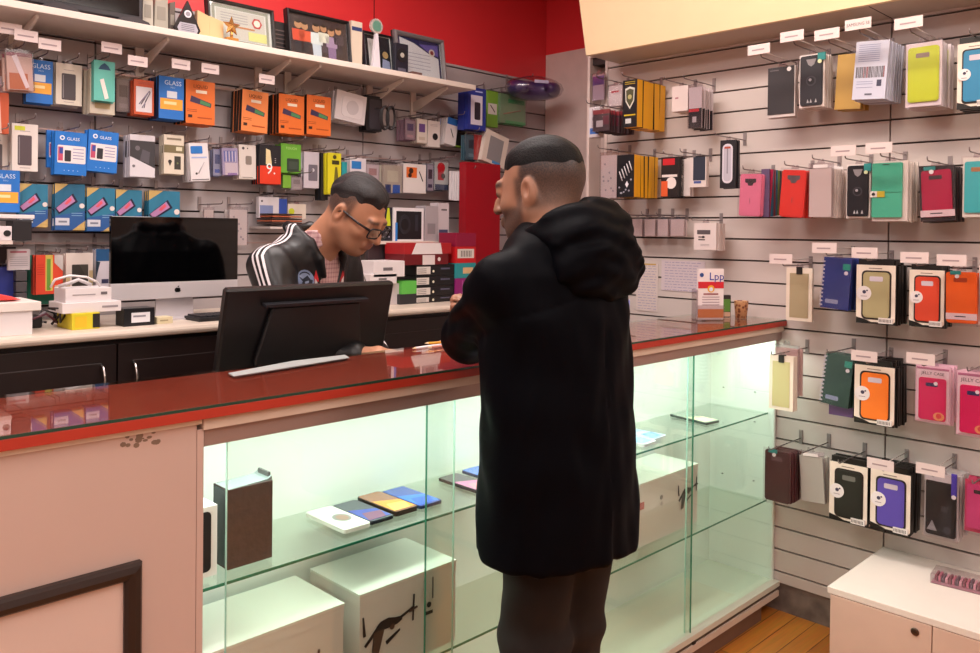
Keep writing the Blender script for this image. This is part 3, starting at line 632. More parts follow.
def de_mint(m, w, h):
    m.prism([(-w*.3, h*.78), (w*.3, h*.78), (w*.18, h*.88), (0, h*.95), (-w*.18, h*.88)], -.0006, 0, '1e4a6a')
    quad(m, [(-w*.22, h*.52), (-w*.04, h*.56), (w*.2, h*.08), (w*.02, h*.04)], 'e8e4de', -.0009)
def de_cable(m, w, h):
    m.box(-w*.4, -.0006, h*.08, w*.4, 0, h*.8, 'ddd6da')
    for s, c in ((0, '9a90a4'), (.1, '7a7484')):
        pts = [(-w*.25+w*s, h*.3), (w*.25, h*.7), (w*.3, h*.66), (w*.05, h*.36), (-w*.1+w*s, h*.2)]
        for a, b in zip(pts, pts[1:]): m.tube([(a[0], -.0015, a[1]), (b[0], -.0015, b[1])], .0018, c, 5)
    lines(m, w, -w*.3, w*.3, (h*.88, h*.92), 'b04a3a')
def de_nine(m, w, h):
    m.box(-w/2, -.0006, 0, w/2, 0, h*.46, 'd8381c'); m.text('9.', 0, h*.4, h*.4, 'f4f0ec', -.0012, w*.62)
    quad(m, [(-w*.22, h*.5), (-w*.22, h*.9), (-w*.02, h*.86), (w*.06, h*.5)], 'e0cfa0', -.0009); lines(m, w, w*.2, w*.26, (h*.55, h*.6, h*.65), 'd0c8c8')
def de_caseback(c='d8cfc8', dot='4a4446', hole='8a8078'):
    def f(m, w, h):
        m.prism(rr(-w*.42, h*.03, w*.42, h*.96, w*.12), -.0008, 0, c); m.disc(-w*.25, h*.9, w*.08, -.0012, 0, dot, 10); m.disc(w*.0, h*.9, w*.04, -.0012, 0, dot, 8)
        m.prism(rr(-w*.12, h*.42, w*.24, h*.68, w*.08), -.0012, 0, hole); m.box(-w*.3, -.0012, h*.04, w*.3, 0, h*.055, '6a6460')
    return f
def de_diag(m, w, h):
    m.box(-w/2, -.0004, 0, w/2, 0, h*.86, '3a383c'); quad(m, [(-w/2, 0), (w/2, 0), (w/2, h*.22), (-w/2, h*.48)], 'd8d4da', -.0008); m.disc(-w*.2, h*.68, w*.1, -.0008, 0, '6a666c', 10); quad(m, [(-w*.1, h*.4), (w*.25, h*.32), (w*.3, h*.6), (0, h*.66)], '55525a', -.0007)
    m.disc(-w*.35, h*.25, w*.06, -.0011, 0, '6a6870', 8); lines(m, w, -w*.1, w*.3, (h*.12, h*.17), '8a8690'); 
def de_tan(m, w, h):
    lines(m, w, -w*.36, w*.36, (h*.87,), '8a7c68', h*.05); m.box(-w/2, -.0006, h*.54, w/2, 0, h*.74, '7a6f50'); m.box(w*.1, -.0009, h*.6, w*.4, 0, h*.7, 'd8d2b8')
    m.box(w*.02, -.0006, h*.12, w*.34, 0, h*.46, '3a3834'); m.disc(w*.18, h*.28, w*.05, -.0009, 0, '6a7a4a', 8); m.prism([(-w*.3, h*.32), (-w*.2, h*.2), (-w*.1, h*.32), (-w*.15, h*.36), (-w*.25, h*.36)], -.0008, 0, '3a3230')
def de_bluetop(m, w, h):
    m.prism(rr(-w*.42, h*.72, w*.2, h*.92, w*.05), -.0008, 0, '2a78c8'); m.box(-w*.4, -.0006, h*.6, w*.4, 0, h*.64, 'a8b8e0'); m.box(-w*.45, -.0008, h*.03, w*.45, 0, h*.05, '3a383c')
    m.tube([(-w*.1, -.001, h*.2), (w*.25, -.001, h*.5)], .002, 'b8b0b4', 5); m.disc(-w*.2, h*.2, w*.06, -.001, 0, '3a3638', 8)
def de_dot(m, w, h): m.disc(w*.1, h*.4, w*.22, -.001, 0, '1c181a', 14); lines(m, w, -w*.3, w*.3, (h*.85, h*.8), 'b0a8a8')
def de_lines(bg='d6ced2', a='6a6470', b='4a7ac0'):
    def f(m, w, h):
        m.box(-w*.44, -.0004, h*.04, w*.44, 0, h*.96, bg); m.box(-w*.3, -.0008, h*.45, w*.3, 0, h*.8, a); m.box(-w*.3, -.0008, h*.12, w*.3, 0, h*.25, b)
    return f
def de_orangebox(m, w, h):
    m.box(-w*.35, -.0006, h*.52, w*.1, 0, h*.88, 'd8692a'); m.disc(-w*.15, h*.76, w*.1, -.0009, 0, '3a1c10', 8); m.disc(-w*.2, h*.6, w*.08, -.0009, 0, '3a1c10', 8); m.tube([(w*.2, -.001, h*.75), (w*.36, -.001, h*.42)], .0025, '2a2628', 5)
def de_mp3(m, w, h): m.box(-w*.2, -.0008, h*.25, w*.2, 0, h*.78, '1a1a1e'); m.disc(0, h*.38, w*.12, -.0012, 0, 'e8e4e8', 12); m.box(-w*.12, -.0012, h*.58, w*.12, 0, h*.72, '4a4a55'); lines(m, w, -w*.3, w*.3, (h*.88, h*.1), '7a747c')
def de_redphone(m, w, h): m.disc(-w*.05, h*.8, w*.3, -.001, 0, 'c8202c', 12); m.box(-w*.3, -.0008, h*.35, w*.15, 0, h*.75, 'b81c2a'); m.disc(w*.1, h*.5, w*.16, -.0013, 0, '1a1618', 10); m.box(-w*.5, -.0008, 0, w*.5, 0, h*.2, '2a3a5a')
def de_yellow(m, w, h): m.box(-w*.2, -.0008, h*.72, w*.35, 0, h*.82, '3a3614'); m.disc(0, h*.9, w*.14, -.001, 0, '4a4418', 10); m.prism([(-w*.05, h*.3), (w*.3, h*.36), (w*.2, h*.66), (w*.05, h*.66)], -.0008, 0, '6a6420')
def de_green(m, w, h): m.text('TOUCH', 0, h*.85, h*.12, 'b8e08a', -.0008, w*.8); m.prism(rr(-w*.2, h*.05, w*.4, h*.5, w*.04), -.0008, 0, '2a3a2c'); m.box(-w*.12, -.0012, h*.14, w*.34, 0, h*.4, '3c4a40')
def de_shield(m, w, h):
    s = [(-w*.34, h*.82), (0, h*.86), (w*.34, h*.82), (w*.3, h*.55), (0, h*.38), (-w*.3, h*.55)]
    m.prism(s, -.0008, 0, 'd0ccc0'); m.prism([(x*.8, h*.63+(z-h*.63)*.8) for x, z in s], -.0012, 0, '4a4a30'); m.disc(0, h*.64, w*.14, -.0016, 0, 'b0a870', 10)
    lines(m, w, -w*.36, w*.36, (h*.95, h*.91), 'b8a030', .003); m.box(-w*.4, -.0008, h*.24, w*.4, 0, h*.27, 'c8a820'); m.box(-w*.3, -.0008, h*.08, w*.1, 0, h*.18, 'c8c8c8')
def de_cutlery(m, w, h):
    rnd = random.Random(4)
    for k in range(5): x = -w*.35+k*w*.14; z = h*(.5+.06*k); m.tube([(x, -.001, z+.02), (x+w*.18, -.001, z-.02)], .0022, 'd8d4d8', 5)
    for k in range(8): m.disc(rnd.uniform(-w*.4, w*.4), rnd.uniform(h*.05, h*.5), w*.05, -.001, 0, 'a8a4b0', 6)
    m.prism([(0, h*.3), (w*.1, h*.38), (w*.2, h*.3), (w*.1, h*.22)], -.0013, 0, 'e8e4ec')
def de_racing(m, w, h):
    m.box(-w*.4, -.0006, h*.8, w*.3, 0, h*.96, 'c8202a'); m.box(-w*.45, -.0006, h*.5, w*.45, 0, h*.56, 'e8dcd8'); m.disc(w*.1, h*.35, w*.3, -.0008, 0, 'e8dcd8', 14); m.box(-w*.48, -.0012, h*.02, -w*.1, 0, h*.4, 'd8582a')
def de_earbud(m, w, h):
    m.prism(rr(-w*.34, h*.1, w*.34, h*.92, w*.3), -.001, 0, 'd6d2dc'); m.prism(rr(-w*.26, h*.14, w*.26, h*.88, w*.22), -.0014, 0, 'b8b4c0'); m.box(-w*.04, -.002, h*.3, w*.04, 0, h*.82, '8a8490'); m.box(-w*.2, -.002, h*.82, w*.2, 0, h*.86, 'b04a2a')
def de_plug(m, w, h):
    m.box(-w*.36, -.0008, h*.58, w*.24, 0, h*.74, '5a5256'); m.box(-w*.3, -.0008, h*.46, w*.0, 0, h*.5, '3a3436'); m.box(-w*.3, -.0008, h*.36, w*.0, 0, h*.4, '3a3436'); lines(m, w, -w*.2, w*.2, (h*.15, h*.2), 'a89ca0'); m.disc(-w*.08, h*.48, w*.05, -.0012, 0, '2a2628', 8)
def de_screws(m, w, h):
    rnd = random.Random(9)
    for k in range(9): m.box(rnd.uniform(-w*.4, w*.1), -.0006, rnd.uniform(.05, .9)*h, rnd.uniform(w*.1, w*.4), 0, 0, 'a8a0a8') if 0 else m.disc(rnd.uniform(-w*.35, w*.35), rnd.uniform(.1, .9)*h, w*.06, -.0008, 0, '9a949c', 8)
def de_barcode(m, w, h):
    lines(m, w, -w*.4, w*.25, [h*(.93-.035*k) for k in range(9)], '8a90b0', .0022); rnd = random.Random(2); x = -w*.44
    while x < w*.4:
        t = rnd.uniform(.0012, .003); m.box(x, -.0008, h*.37, x+t, 0, h*.56, '8a3a3a' if rnd.random() < .3 else '4a4448'); x += t+rnd.uniform(.001, .003)
    m.box(w*.22, -.0008, h*.22, w*.36, 0, h*.33, '3a3850'); m.box(-w*.12, -.0008, h*.07, w*.1, 0, h*.1, '5a5a68'); lines(m, w, -w*.4, w*.1, (h*.3, h*.26, h*.2), '8a90b0')
def de_redbag(m, w, h): m.box(-w*.42, -.0006, h*.02, w*.3, 0, h*.45, 'c0704a'); quad(m, [(-w*.3, h*.9), (-w*.1, h*.95), (w*.35, h*.1), (w*.2, h*.05)], 'ece0e4', -.001); m.box(-w*.5, -.0008, h*.9, w*.5, 0, h, '9a4a5a')

def case_shape(m, w, h, c, cut, y0, y1, x0=None, z0=0, hole='3a2c30'):
    """a phone case seen from its back: rounded shell with a raised rim and the camera opening"""
    cm = mat(c, .4, noise=.04, scale=30)
    m.prism(rr(-w/2, z0, w/2, z0+h, w*.1), y0, y1, cm)
    ring_pts = rr(-w*.46, z0+h*.02, w*.46, z0+h*.98, w*.09)
    m.prism(ring_pts, y0-.0012, y0, cm)
    if cut == 'wide': m.prism(rr(-w*.24, z0+h*.80, w*.2, z0+h*.885, w*.03), y0-.0016, y0, hole)
    elif cut == 'note': m.prism([(-w*.26, z0+h*.885), (w*.26, z0+h*.885), (w*.26, z0+h*.80), (w*.14, z0+h*.78), (w*.1, z0+h*.72), (-w*.1, z0+h*.72), (-w*.14, z0+h*.78), (-w*.26, z0+h*.80)], y0-.0016, y0, hole); 
    elif cut == 'pill': m.prism(rr(-w*.38, z0+h*.76, -w*.16, z0+h*.93, w*.08), y0-.0016, y0, hole)
    if cut == 'note': m.box(-w*.01, y0-.0016, z0+h*.3, w*.01, y0, z0+h*.42, '6a4a50')
def st_case(c, cut='note', card=None, band=None, sticker=None, hole='3a2c30', tilt=0):
    def f(w, h, d):
        r = []
        if card: b = MB(); b.box(-w/2, d*.5, 0, w/2, d, h, card); r.append(('card', b))
        m = MB(); k = .86 if card else .96
        case_shape(m, w*k, h*k, c, cut, .001, d*.5 if card else d, z0=h*(1-k)/2, hole=hole); r.append(('phone_case', m))
        e = MB()
        if band: e.box(-w*.48, -.002, h*.08, w*.5, 0, h*.2, 'd8c0c4'); e.box(-w*.2, -.0024, h*.13, w*.15, 0, h*.15, '3a3034')
        if sticker: e.box(-w*.34, -.002, h*.93, w*.0, 0, h*1.0, '2a8a86'); e.disc(-w*.12, h*.9, w*.07, -.0026, 0, 'ece6e6', 10)
        if e.v: r.append(('sticker', e))
        m = MB(); m.box(-w/2-.003, -.004, -.006, w/2+.003, -.0035, h+.004, FILM); r.append(('clear_bag', m))
        return r
    return f
def st_otter(c, cut='wide', hole='c8bcc8'):
    def f(w, h, d):
        b = MB(); b.box(-w/2, .002, 0, w/2, d, h*.97, mat('15110f', .4)); b.box(-w*.46, .004, h*.97, w*.42, d, h*1.06, mat('15110f', .4))
        fr = MB(); P = mat('e6d8ca', .5)
        fr.prism([(-w/2, h*.06), (-w*.44, h*.045), (-w*.3, h*.05), (-w*.2, .004), (w*.46, .004), (w/2, h*.06), (w/2, h*.965), (-w/2, h*.965)][::1], 0, .002, P)
        fr.prism([(-w/2+.0005, 0), (w/2-.0005, 0), (w/2-.0005, h*.035), (-w*.1, h*.03), (-w*.28, h*.07), (-w*.5+.0005, h*.1)], -.0006, .002, mat('15110f', .4))
        fr.box(-w*.18, -.0004, h*.905, w*.16, 0, h*.918, '8a7a70')
        m = MB(); m.prism(rr(-w*.36, h*.07, w*.40, h*.875, w*.12), -.0015, 0, mat('2a211e', .5)); cm = mat(c, .4, noise=.03, scale=30)
        m.prism([(x, z) for x, z in rr(-w*.31, h*.1, w*.36, h*.85, w*.1)], -.005, -.0015, cm); m.prism(rr(-w*.27, h*.115, w*.32, h*.835, w*.08), -.0058, -.005, cm)
        m.prism(rr(-w*.14, h*.70, w*.20, h*.78, w*.03), -.0065, -.005, hole)
        e = MB(); e.disc(-w*.28, h*.5, w*.19, -.0072, 0, 'e4dcdc', 20); e.disc(-w*.27, h*.52, w*.05, -.0078, 0, '3a3450', 8); e.disc(-w*.2, h*.545, w*.025, -.0078, 0, '3a3450', 6); e.box(-w*.36, -.0078, h*.445, -w*.2, 0, h*.455, '9a8a90')
        g = MB(); g.box(w*.1, -.0075, h*.02, w*.46, 0, h*.11, 'dcd4d0')
        for k in range(9): g.box(w*.12+k*w*.035, -.0079, h*.04, w*.135+k*w*.035, 0, h*.09, '3a3434')
        return [('box', b), ('card_frame', fr), ('phone_case', m), ('round_sticker', e), ('barcode_label', g)]
    return f
def st_jelly(c, cut='wide'):
    def f(w, h, d):
        b = MB(); b.box(-w/2, .003, 0, w/2, d, h, mat('e0b4c4', .5)); m = MB(); m.box(-w*.46, 0, h*.03, w*.46, .003, h*.97, mat('e8cdd6', .5)); m.text('JELLY CASE', 0, h*.87, h*.075, '3a2430', -.0006, w*.78); m.box(-w*.46, -.0006, h*.93, w*.46, 0, h*.97, 'b06a88')
        p = MB(); case_shape(p, w*.78, h*.74, c, cut, -.004, 0, z0=h*.05, hole='2c2a5a'); e = MB(); e.disc(w*.2, h*.13, w*.16, -.0062, 0, 'e89a6a', 12, w*.13); e.disc(w*.1, h*.7, w*.06, -.006, 0, 'ece6ea', 10); e.disc(w*.2, h*.14, w*.08, -.0068, 0, 'd8484a', 10)
        q = MB(); q.box(-w/2-.002, -.0085, -.002, w/2+.002, -.008, h+.002, FILM)
        return [('box', b), ('printed_front', m), ('phone_case', p), ('sticker', e), ('clear_bag', q)]
    return f
def st_white_frame(c, clip=True):
    def f(w, h, d):
        b = MB(); b.box(-w/2, 0, 0, w/2, d, h, mat('e4d6c6', .5)); m = MB(); m.box(-w*.36, -.0012, h*.06, w*.36, 0, h*.9, mat(c, .45, noise=.06, scale=20)); m.box(-w*.3, -.0016, h*.1, w*.3, 0, h*.86, mat(c, .4))
        e = MB(); e.box(-w*.1, -.004, h*.88, w*.12, 0, h*1.02, '1c1614')
        return [('box', b), ('phone_case', m), ('clip', e)]
    return f
def st_wallet(c):
    def f(w, h, d):
        b = MB(); b.box(-w/2, .004, 0, w/2, d, h, mat('dccfc8', .5)); p = MB(); cm = mat(c, .55, noise=.05, scale=60)
        p.prism(rr(-w*.5, h*.06, w*.36, h*.97, w*.04), -.004, .004, cm); p.box(-w*.5, -.0062, h*.48, w*.38, -.004, h*.56, cm); p.prism(rr(-w*.2, h*.93, w*.0, h*.95, .002), -.0046, -.004, '2a5a4a')
        e = MB(); e.box(-w*.54, -.0068, h*.40, -w*.34, -.006, h*.5, 'e8e4dc'); e.disc(-w*.44, h*.45, w*.05, -.0074, -.006, '1a1a1a', 10); e.box(-w*.34, -.0068, h*.40, -w*.12, -.006, h*.5, 'c8b428')
        q = MB(); q.box(-w/2-.003, -.0095, -.004, w/2+.003, -.009, h+.004, FILM)
        return [('card', b), ('phone_case', p), ('clasp', e), ('clear_bag', q)]
    return f
def st_spiral(c):
    def f(w, h, d):
        b = MB(); b.box(-w/2, 0, 0, w/2, d, h, mat(c, .45, noise=.08, scale=30)); m = MB()
        for k in range(12): m.box(-w/2-.004, -.003, h*(.04+.078*k), -w*.44, d*.5, h*(.07+.078*k), 'c8c4ce')
        e = MB(); e.box(w*.2, -.001, h*.78, w*.46, 0, h*.9, '2a9a86'); e.disc(w*.33, h*.72, w*.07, -.0012, 0, 'e6e0e6', 10); e.prism(rr(-w*.34, h*.1, w*.12, h*.18, .003), -.001, 0, '9098b8')
        q = MB(); q.box(-w/2-.003, -.0045, -.004, w/2+.003, -.004, h+.004, FILM)
        return [('phone_case', b), ('ridges', m), ('sticker', e), ('clear_bag', q)]
    return f
def st_clear(n=1, c='d8c8c4'):
    def f(w, h, d):
        b = MB(); b.box(-w*.46, .002, 0, w*.46, d, h*.9, mat(c, .3, coat=.4)); q = MB(); q.box(-w/2, 0, 0, w/2, d+.002, h, CLEARP); q2 = MB(); q2.box(-w*.3, -.0008, h*.91, w*.3, 0, h*.97, 'e4dcdc')
        return [('phone_case', b), ('clear_bag', q), ('header_card', q2)]
    return f
def st_ringcase(frame='e0d4d0', c='1c1820'):
    def f(w, h, d):
        b = MB(); b.box(-w/2, .003, 0, w/2, d, h, mat(frame, .45)); m = MB(); case_shape(m, w*.88, h*.94, c, None, -.003, .003, z0=h*.03)
        m.prism([(-w*.2, h*.9), (w*.2, h*.9), (w*.12, h*.8), (0, h*.76), (-w*.12, h*.8)], -.005, -.003, '8a8488'); m.disc(0, h*.49, w*.2, -.005, -.003, '3a363e', 18); m.disc(0, h*.49, w*.14, -.0056, -.003, '141218', 16); m.disc(-w*.03, h*.51, w*.06, -.006, -.003, 'a8a4ac', 8)
        for x in (-.12, .0, .2): m.prism([(w*x-.004, h*.08), (w*x+.004, h*.08), (w*x, h*.15)], -.005, -.003, 'a8a4a8')
        e = MB(); e.box(w*.26, -.0064, h*.86, w*.56, 0, h*1.0, '2a8a8a'); e.disc(w*.34, h*.84, w*.08, -.0068, 0, 'e0e6b8', 10)
        return [('card', b), ('phone_case', m), ('sticker', e)]
    return f
def st_kick(c):
    def f(w, h, d):
        b = MB(); b.box(-w/2, .003, 0, w/2, d, h, mat('b8b0b0', .4)); m = MB(); case_shape(m, w*.9, h*.86, c, None, -.003, .003, z0=h*.03); m.prism([(-w*.1, h*.1), (w*.3, h*.1), (w*.3, h*.5), (w*.18, h*.6), (w*.1, h*.5)], -.0045, -.003, '26262a'); m.disc(w*.2, h*.14, w*.12, -.0055, -.003, '3c3c44', 12); m.box(w*.02, -.0055, h*.42, w*.2, 0, h*.5, '3a3a40')
        e = MB(); e.box(w*.3, -.005, h*.7, w*.46, 0, h*1.04, '4a3aa8'); e.disc(w*.38, h*.68, w*.07, -.0058, 0, 'e6e2e8', 10); e.box(-w*.48, -.005, h*.88, w*.3, 0, h*1.0, 'c4bcc0'); e.prism([(-w*.4, h*.1), (-w*.1, h*.1), (-w*.25, h*.26)], -.005, 0, '8a888c')
        q = MB(); q.box(-w/2-.003, -.007, -.004, w/2+.003, -.0065, h+.004, FILM)
        return [('card', b), ('phone_case', m), ('sticker', e), ('clear_bag', q)]
    return f
def st_bag(c, deco=None):
    def f(w, h, d):
        b = MB(); b.box(-w*.46, .002, 0, w*.46, d, h*.93, c); r = [('card', b)]
        if deco: m = MB(); deco(m, w*.92, h*.93); m.v = [(x, y+.002, z) for x, y, z in m.v]; r.append(('printed_front', m))
        q = MB(); q.box(-w/2, -.003, 0, w/2, d, h, CLEARP); r.append(('clear_bag', q)); return r
    return f

HOOKS = {}
def hook(wall, pos, reach, desc, plate=None, zup=0):
    """steel peg from the wall to in front of its goods, with a price plate on the upper wire"""
    rz = 0 if wall == 'b' else -PI/2
    t = empty('display_hook', pos, (0, 0, rz), label='steel hook '+desc, cat='hook', group='steel display hooks on the '+('back wall' if wall == 'b' else 'right wall'))
    m = MB(); m.tube([(0, -.004, 0), (0, -reach+.012, 0), (0, -reach+.003, .004), (0, -reach, .014)], .0022, WIRE, 6); m.build('peg', t)
    m = MB(); m.box(-.007, -.004, -.022, .007, -.0005, .032, mat('9a9090', .4, metal=.5)); m.build('wall_clip', t)
    pw = .035 if wall == 'b' else .043
    if plate:
        m = MB(); m.tube([(0, -.004, .022), (0, -reach-.012, .022)], .0018, WIREW, 6); m.build('upper_wire', t)
        m = MB(); m.box(-pw, -reach-.016, .008, pw, -reach-.0135, .044, LABELM); p = m.build('price_plate', t)
        m = MB()
        if isinstance(plate, str): m.text(plate, 0, .026, .015, '5a4c50', -reach-.0165, .075)
        else: m.box(-.026, -reach-.0165, .022, .022, -reach-.016, .027, 'a08c90')
        m.build('price_text', p)
PACKS = 0
def pack(wall, x0, y0, x1, y1, style, name, cat, desc, n=3, D=None, s=.017, depth=.012, tilt=0, reach=None, plate=None, hk=True, tab=True, behind=None):
    """goods hanging on the wall; the pixel box is that of the front piece in its own vertical plane"""
    global PACKS; PACKS += 1
    D = D or .035+n*s
    cx, cy = (x0+x1)/2, (y0+y1)/2
    if wall == 'b':
        Y = YB-D; a = on_y(x0, cy, Y); b = on_y(x1, cy, Y); zt = on_y(cx, y0, Y)[2]; zb = on_y(cx, y1, Y)[2]; w = abs(b[0]-a[0]); c = on_y(cx, cy, Y); pos = (c[0], Y, zb); rz = 0; back = YB
    else:
        X = XR-D; a = on_x(x0, cy, X); b = on_x(x1, cy, X); zt = on_x(cx, y0, X)[2]; zb = on_x(cx, y1, X)[2]; w = abs(b[1]-a[1]); c = on_x(cx, cy, X); pos = (X, c[1], zb); rz = -PI/2; back = XR
    h = zt-zb
    # hang from the top, so a tilt swings about the peg
    t = empty(name, pos, label=desc, cat=cat, group=('goods hanging on the '+('back' if wall == 'b' else 'right')+' wall'))
    t.location = (pos[0], pos[1], zb+h/2)
    t.rotation_euler = (0, math.radians(tilt), rz)
    for pn, mb in style(w, h, depth): mb.build(pn, t, (0, 0, -h/2))
    if tab:
        m = MB(); m.prism([(-w*.16, h/2-.001), (w*.16, h/2-.001), (w*.12, h/2+.014), (.006, h/2+.016), (.0, h/2+.008), (-.006, h/2+.016), (-w*.12, h/2+.014)], depth*.4, depth*.4+.0006, CLEARP); m.build('hang_tab', t)
    rnd = random.Random(PACKS)
    mx = int((D-.012)/s)
    for i in range(1, min(n, mx)):
        c = copy_tree(t, skip=('clear_bag', 'hang_tab', 'round_sticker', 'barcode_label', 'card_frame', 'sticker') if behind is None else ('clear_bag', 'hang_tab'))
        off = s*i; L = Vector((rnd.uniform(-.004, .004), off, -rnd.uniform(0, .004))); R = Matrix.Rotation(rz, 3, 'Z')
        c.location = t.location+R@L; c.rotation_euler = (0, math.radians(tilt*.7+rnd.uniform(-1.2, 1.2)), rz)
        c['label'] = 'piece hanging behind the '+desc.split(',')[0]; c['group'] = 'pieces hanging behind the '+desc.split(',')[0]
    if hk:
        zz = zb+h+.011
        if wall == 'b': hook('b', (pos[0], YB, zz), reach or max(D+.05, .2), 'carrying the '+desc.split(',')[0], plate)
        else: hook('r', (XR, pos[1], zz), reach or max(D+.06, .24), 'carrying the '+desc.split(',')[0], plate)
    return t
B, R_ = 'b', 'r'
P = pack
# ---- back wall, first row
P(B, -14, 47, 8, 96, st_bag('e0d4d4', de_lines('ded4d4', 'b88a7a', 'c8a0a0')), 'accessory_pack', 'accessory pack', 'white accessory pack cut by the left edge of the photo', 2, plate=1)
P(B, 6, 50, 34, 90, st_bag('d8b8ac', de_redbag), 'cable_bag', 'bag', 'shiny clear bag with red-brown contents, leftmost whole item of the top row', 3, D=.16, plate=1, tilt=-3)
P(B, 26, 60, 53, 103, st_front('1f6fc4', '14284a', de_glass), 'screen_protector_box', 'box', 'blue and yellow glass protector box beside the shiny clear bag', 3, D=.11, plate=1)
P(B, 56, 64, 82, 105, st_plain(mat('d9d0c2', .5), de_window()), 'phone_case_box', 'box', 'cream window box with a grey phone case, left of the mint box', 4, plate=None)
P(B, 90, 70, 115, 114, st_plain(mat('d6ccb8', .5), de_lines('d9d0c0', 'c8bca8', 'c8b48c')), 'power_bank_box', 'box', 'cream box mostly covered by the mint green box', 4, D=.115, hk=False)
P(B, 94, 61, 115, 101, st_plain('62bcae', de_mint), 'power_bank_box', 'box', 'mint green box with a white stick picture in the top row', 2, D=.15, s=.02, plate=1)
P(B, 116, 76, 131, 112, st_bag('6a6468', de_lines('7a7478', '4a464c', '8a8488')), 'grey_pack', 'pack', 'dark grey see-through pack right of the mint green box', 3, plate=1)
P(B, 134, 80, 154, 115, st_plain(mat('c8542c', .5), de_cable), 'cable_box', 'box', 'white fronted cable box with red sides in the top row', 4, s=.02)
P(B, 159, 77, 184, 119, st_front('1f6fc4', '14284a', de_glass), 'screen_protector_box', 'box', 'blue and yellow glass protector box beside the bright orange box', 5, s=.02, depth=.019, plate=1)
P(B, 186, 81, 215, 124, st_front('e0702c', '221614', de_liquid), 'screen_protector_box', 'box', 'bright orange liquid protector box beside the blue glass box', 5, s=.02, depth=.019, plate=1)
P(B, 242, 91, 268, 132, st_front('e8884a', '221614', de_liquid), 'screen_protector_box', 'box', 'paler orange liquid protector box hanging alone at a slant', 4, s=.022, depth=.02, tilt=2, plate=1)
P(B, 279, 95, 304, 134, st_front('e0702c', '221614', de_liquid), 'screen_protector_box', 'box', 'orange liquid protector box, left one of the touching pair', 4, s=.022, depth=.02)
P(B, 307, 96, 331, 135, st_front('e0702c', '221614', de_liquid), 'screen_protector_box', 'box', 'orange liquid protector box, right one of the touching pair', 4, s=.022, depth=.02)
P(B, 336, 93, 366, 122, st_plain(mat('d2cacc', .4), lambda m, w, h: (m.prism(rr(-w*.3, h*.15, w*.38, h*.85, w*.12), -.002, 0, 'dcd4d6'), m.disc(w*.05, h*.5, w*.2, -.003, 0, 'c6bec2', 14))), 'headphone_case', 'case', 'pale grey square case hanging right of the orange boxes', 4, s=.022, depth=.018, tilt=6)
P(B, 366, 96, 382, 131, st_plain(mat('17151a', .5), lambda m, w, h: m.prism(rr(-w*.3, h*.06, w*.42, h*.9, w*.1), -.001, 0, '3a363e')), 'cable_pack', 'pack', 'black cable pack right of the pale grey case', 3, s=.02)
for k, (x, lab) in enumerate(((385, 'first coiled black cable right of the black cable pack'), (391, 'second coiled black cable, nearer the small white packs'))):
    q = on_y(x, 118, 3.05); t = empty('coiled_cable', (q[0], 3.05, q[2]), label=lab, cat='cable', group='coiled black cables on the top row')
    m = MB()
    for j in range(3): m.tube([((.02+.002*j)*math.sin(a/14*2*PI), .006*j-.006, .055*math.cos(a/14*2*PI)) for a in range(15)], .0028, mat('2a2628', .4), 6)
    m.build('cable', t); hook(B, (q[0], YB, q[2]+.05), .2, 'carrying the '+lab)
P(B, 405, 118, 416, 140, st_bag('8a6a7a', de_lines('9a8a92', '5a4a70', 'c09aa0')), 'earphone_pack', 'pack', 'small mauve earphone pack, leftmost of the small packs under the shelf end', 4, s=.018)
P(B, 417, 119, 427, 143, st_plain(mat('d8ccc0', .5), de_lines('dcd0c6', '6a4a8a', 'c8b8a8')), 'earphone_pack', 'pack', 'small cream and purple pack under the shelf end', 3)
P(B, 428, 121, 440, 147, st_plain(mat('ddd2cc', .5), de_dot), 'earphone_pack', 'pack', 'small white pack with a black dot', 3)
P(B, 446, 118, 457, 145, st_plain(mat('e0d8d8', .5), lambda m, w, h: (m.box(-w*.45, -.0006, h*.75, w*.45, 0, h, '2a6ab8'), m.tube([(-w*.1, -.001, h*.6), (w*.2, -.001, h*.3)], .002, '2a1c20', 5))), 'earphone_pack', 'pack', 'small white pack with a blue top under the shelf end', 4, tilt=8)
P(B, 455, 126, 466, 147, st_plain(mat('1c1c1e', .5), lambda m, w, h: (m.box(-w*.48, -.0006, 0, w*.48, 0, h*.05, '9ac83a'), m.box(w*.42, -.0006, 0, w*.48, 0, h, '9ac83a'))), 'charger_pack', 'pack', 'black pack with a lime green edge below the shelf end', 2)
P(B, 468, 88, 486, 130, st_plain(mat('26348a', .4), lambda m, w, h: (m.box(-w*.34, -.0006, h*.12, w*.3, 0, h*.82, 'd4cedc'), m.prism(rr(-w*.14, h*.24, w*.18, h*.66, w*.06), -.0012, 0, '2a2430'), m.box(-w*.1, -.0006, h*.9, w*.3, 0, h*.93, 'b8c0e8'))), 'headset_box', 'box', 'tall royal blue device box at the end of the shelf', 3, s=.025, depth=.024, D=.2)
P(B, 487, 91, 498, 127, st_plain(mat('7aa83a', .5), lambda m, w, h: (m.box(-w*.4, -.0006, h*.35, w*.4, 0, h*.65, 'd8d0c8'), m.tube([(-w*.2, -.001, h*.6), (w*.2, -.001, h*.42)], .003, '4a2430', 5))), 'cable_pack', 'pack', 'narrow lime green pack right of the royal blue box', 2)
P(B, 500, 93, 527, 124, st_bag('7fa67c', lambda m, w, h: (m.box(-w*.2, -.0006, h*.7, w*.45, 0, h*.85, '3a9a5a'), m.tube([(-w*.4, -.001, h*.3), (w*.3, -.001, h*.5)], .003, 'b08a70', 5), m.box(-w*.3, -.0006, 0, w*.5, 0, h*.1, '4ab06a'))), 'holder_pack', 'pack', 'clear and green pack nearest the corner of the room', 3, s=.02)
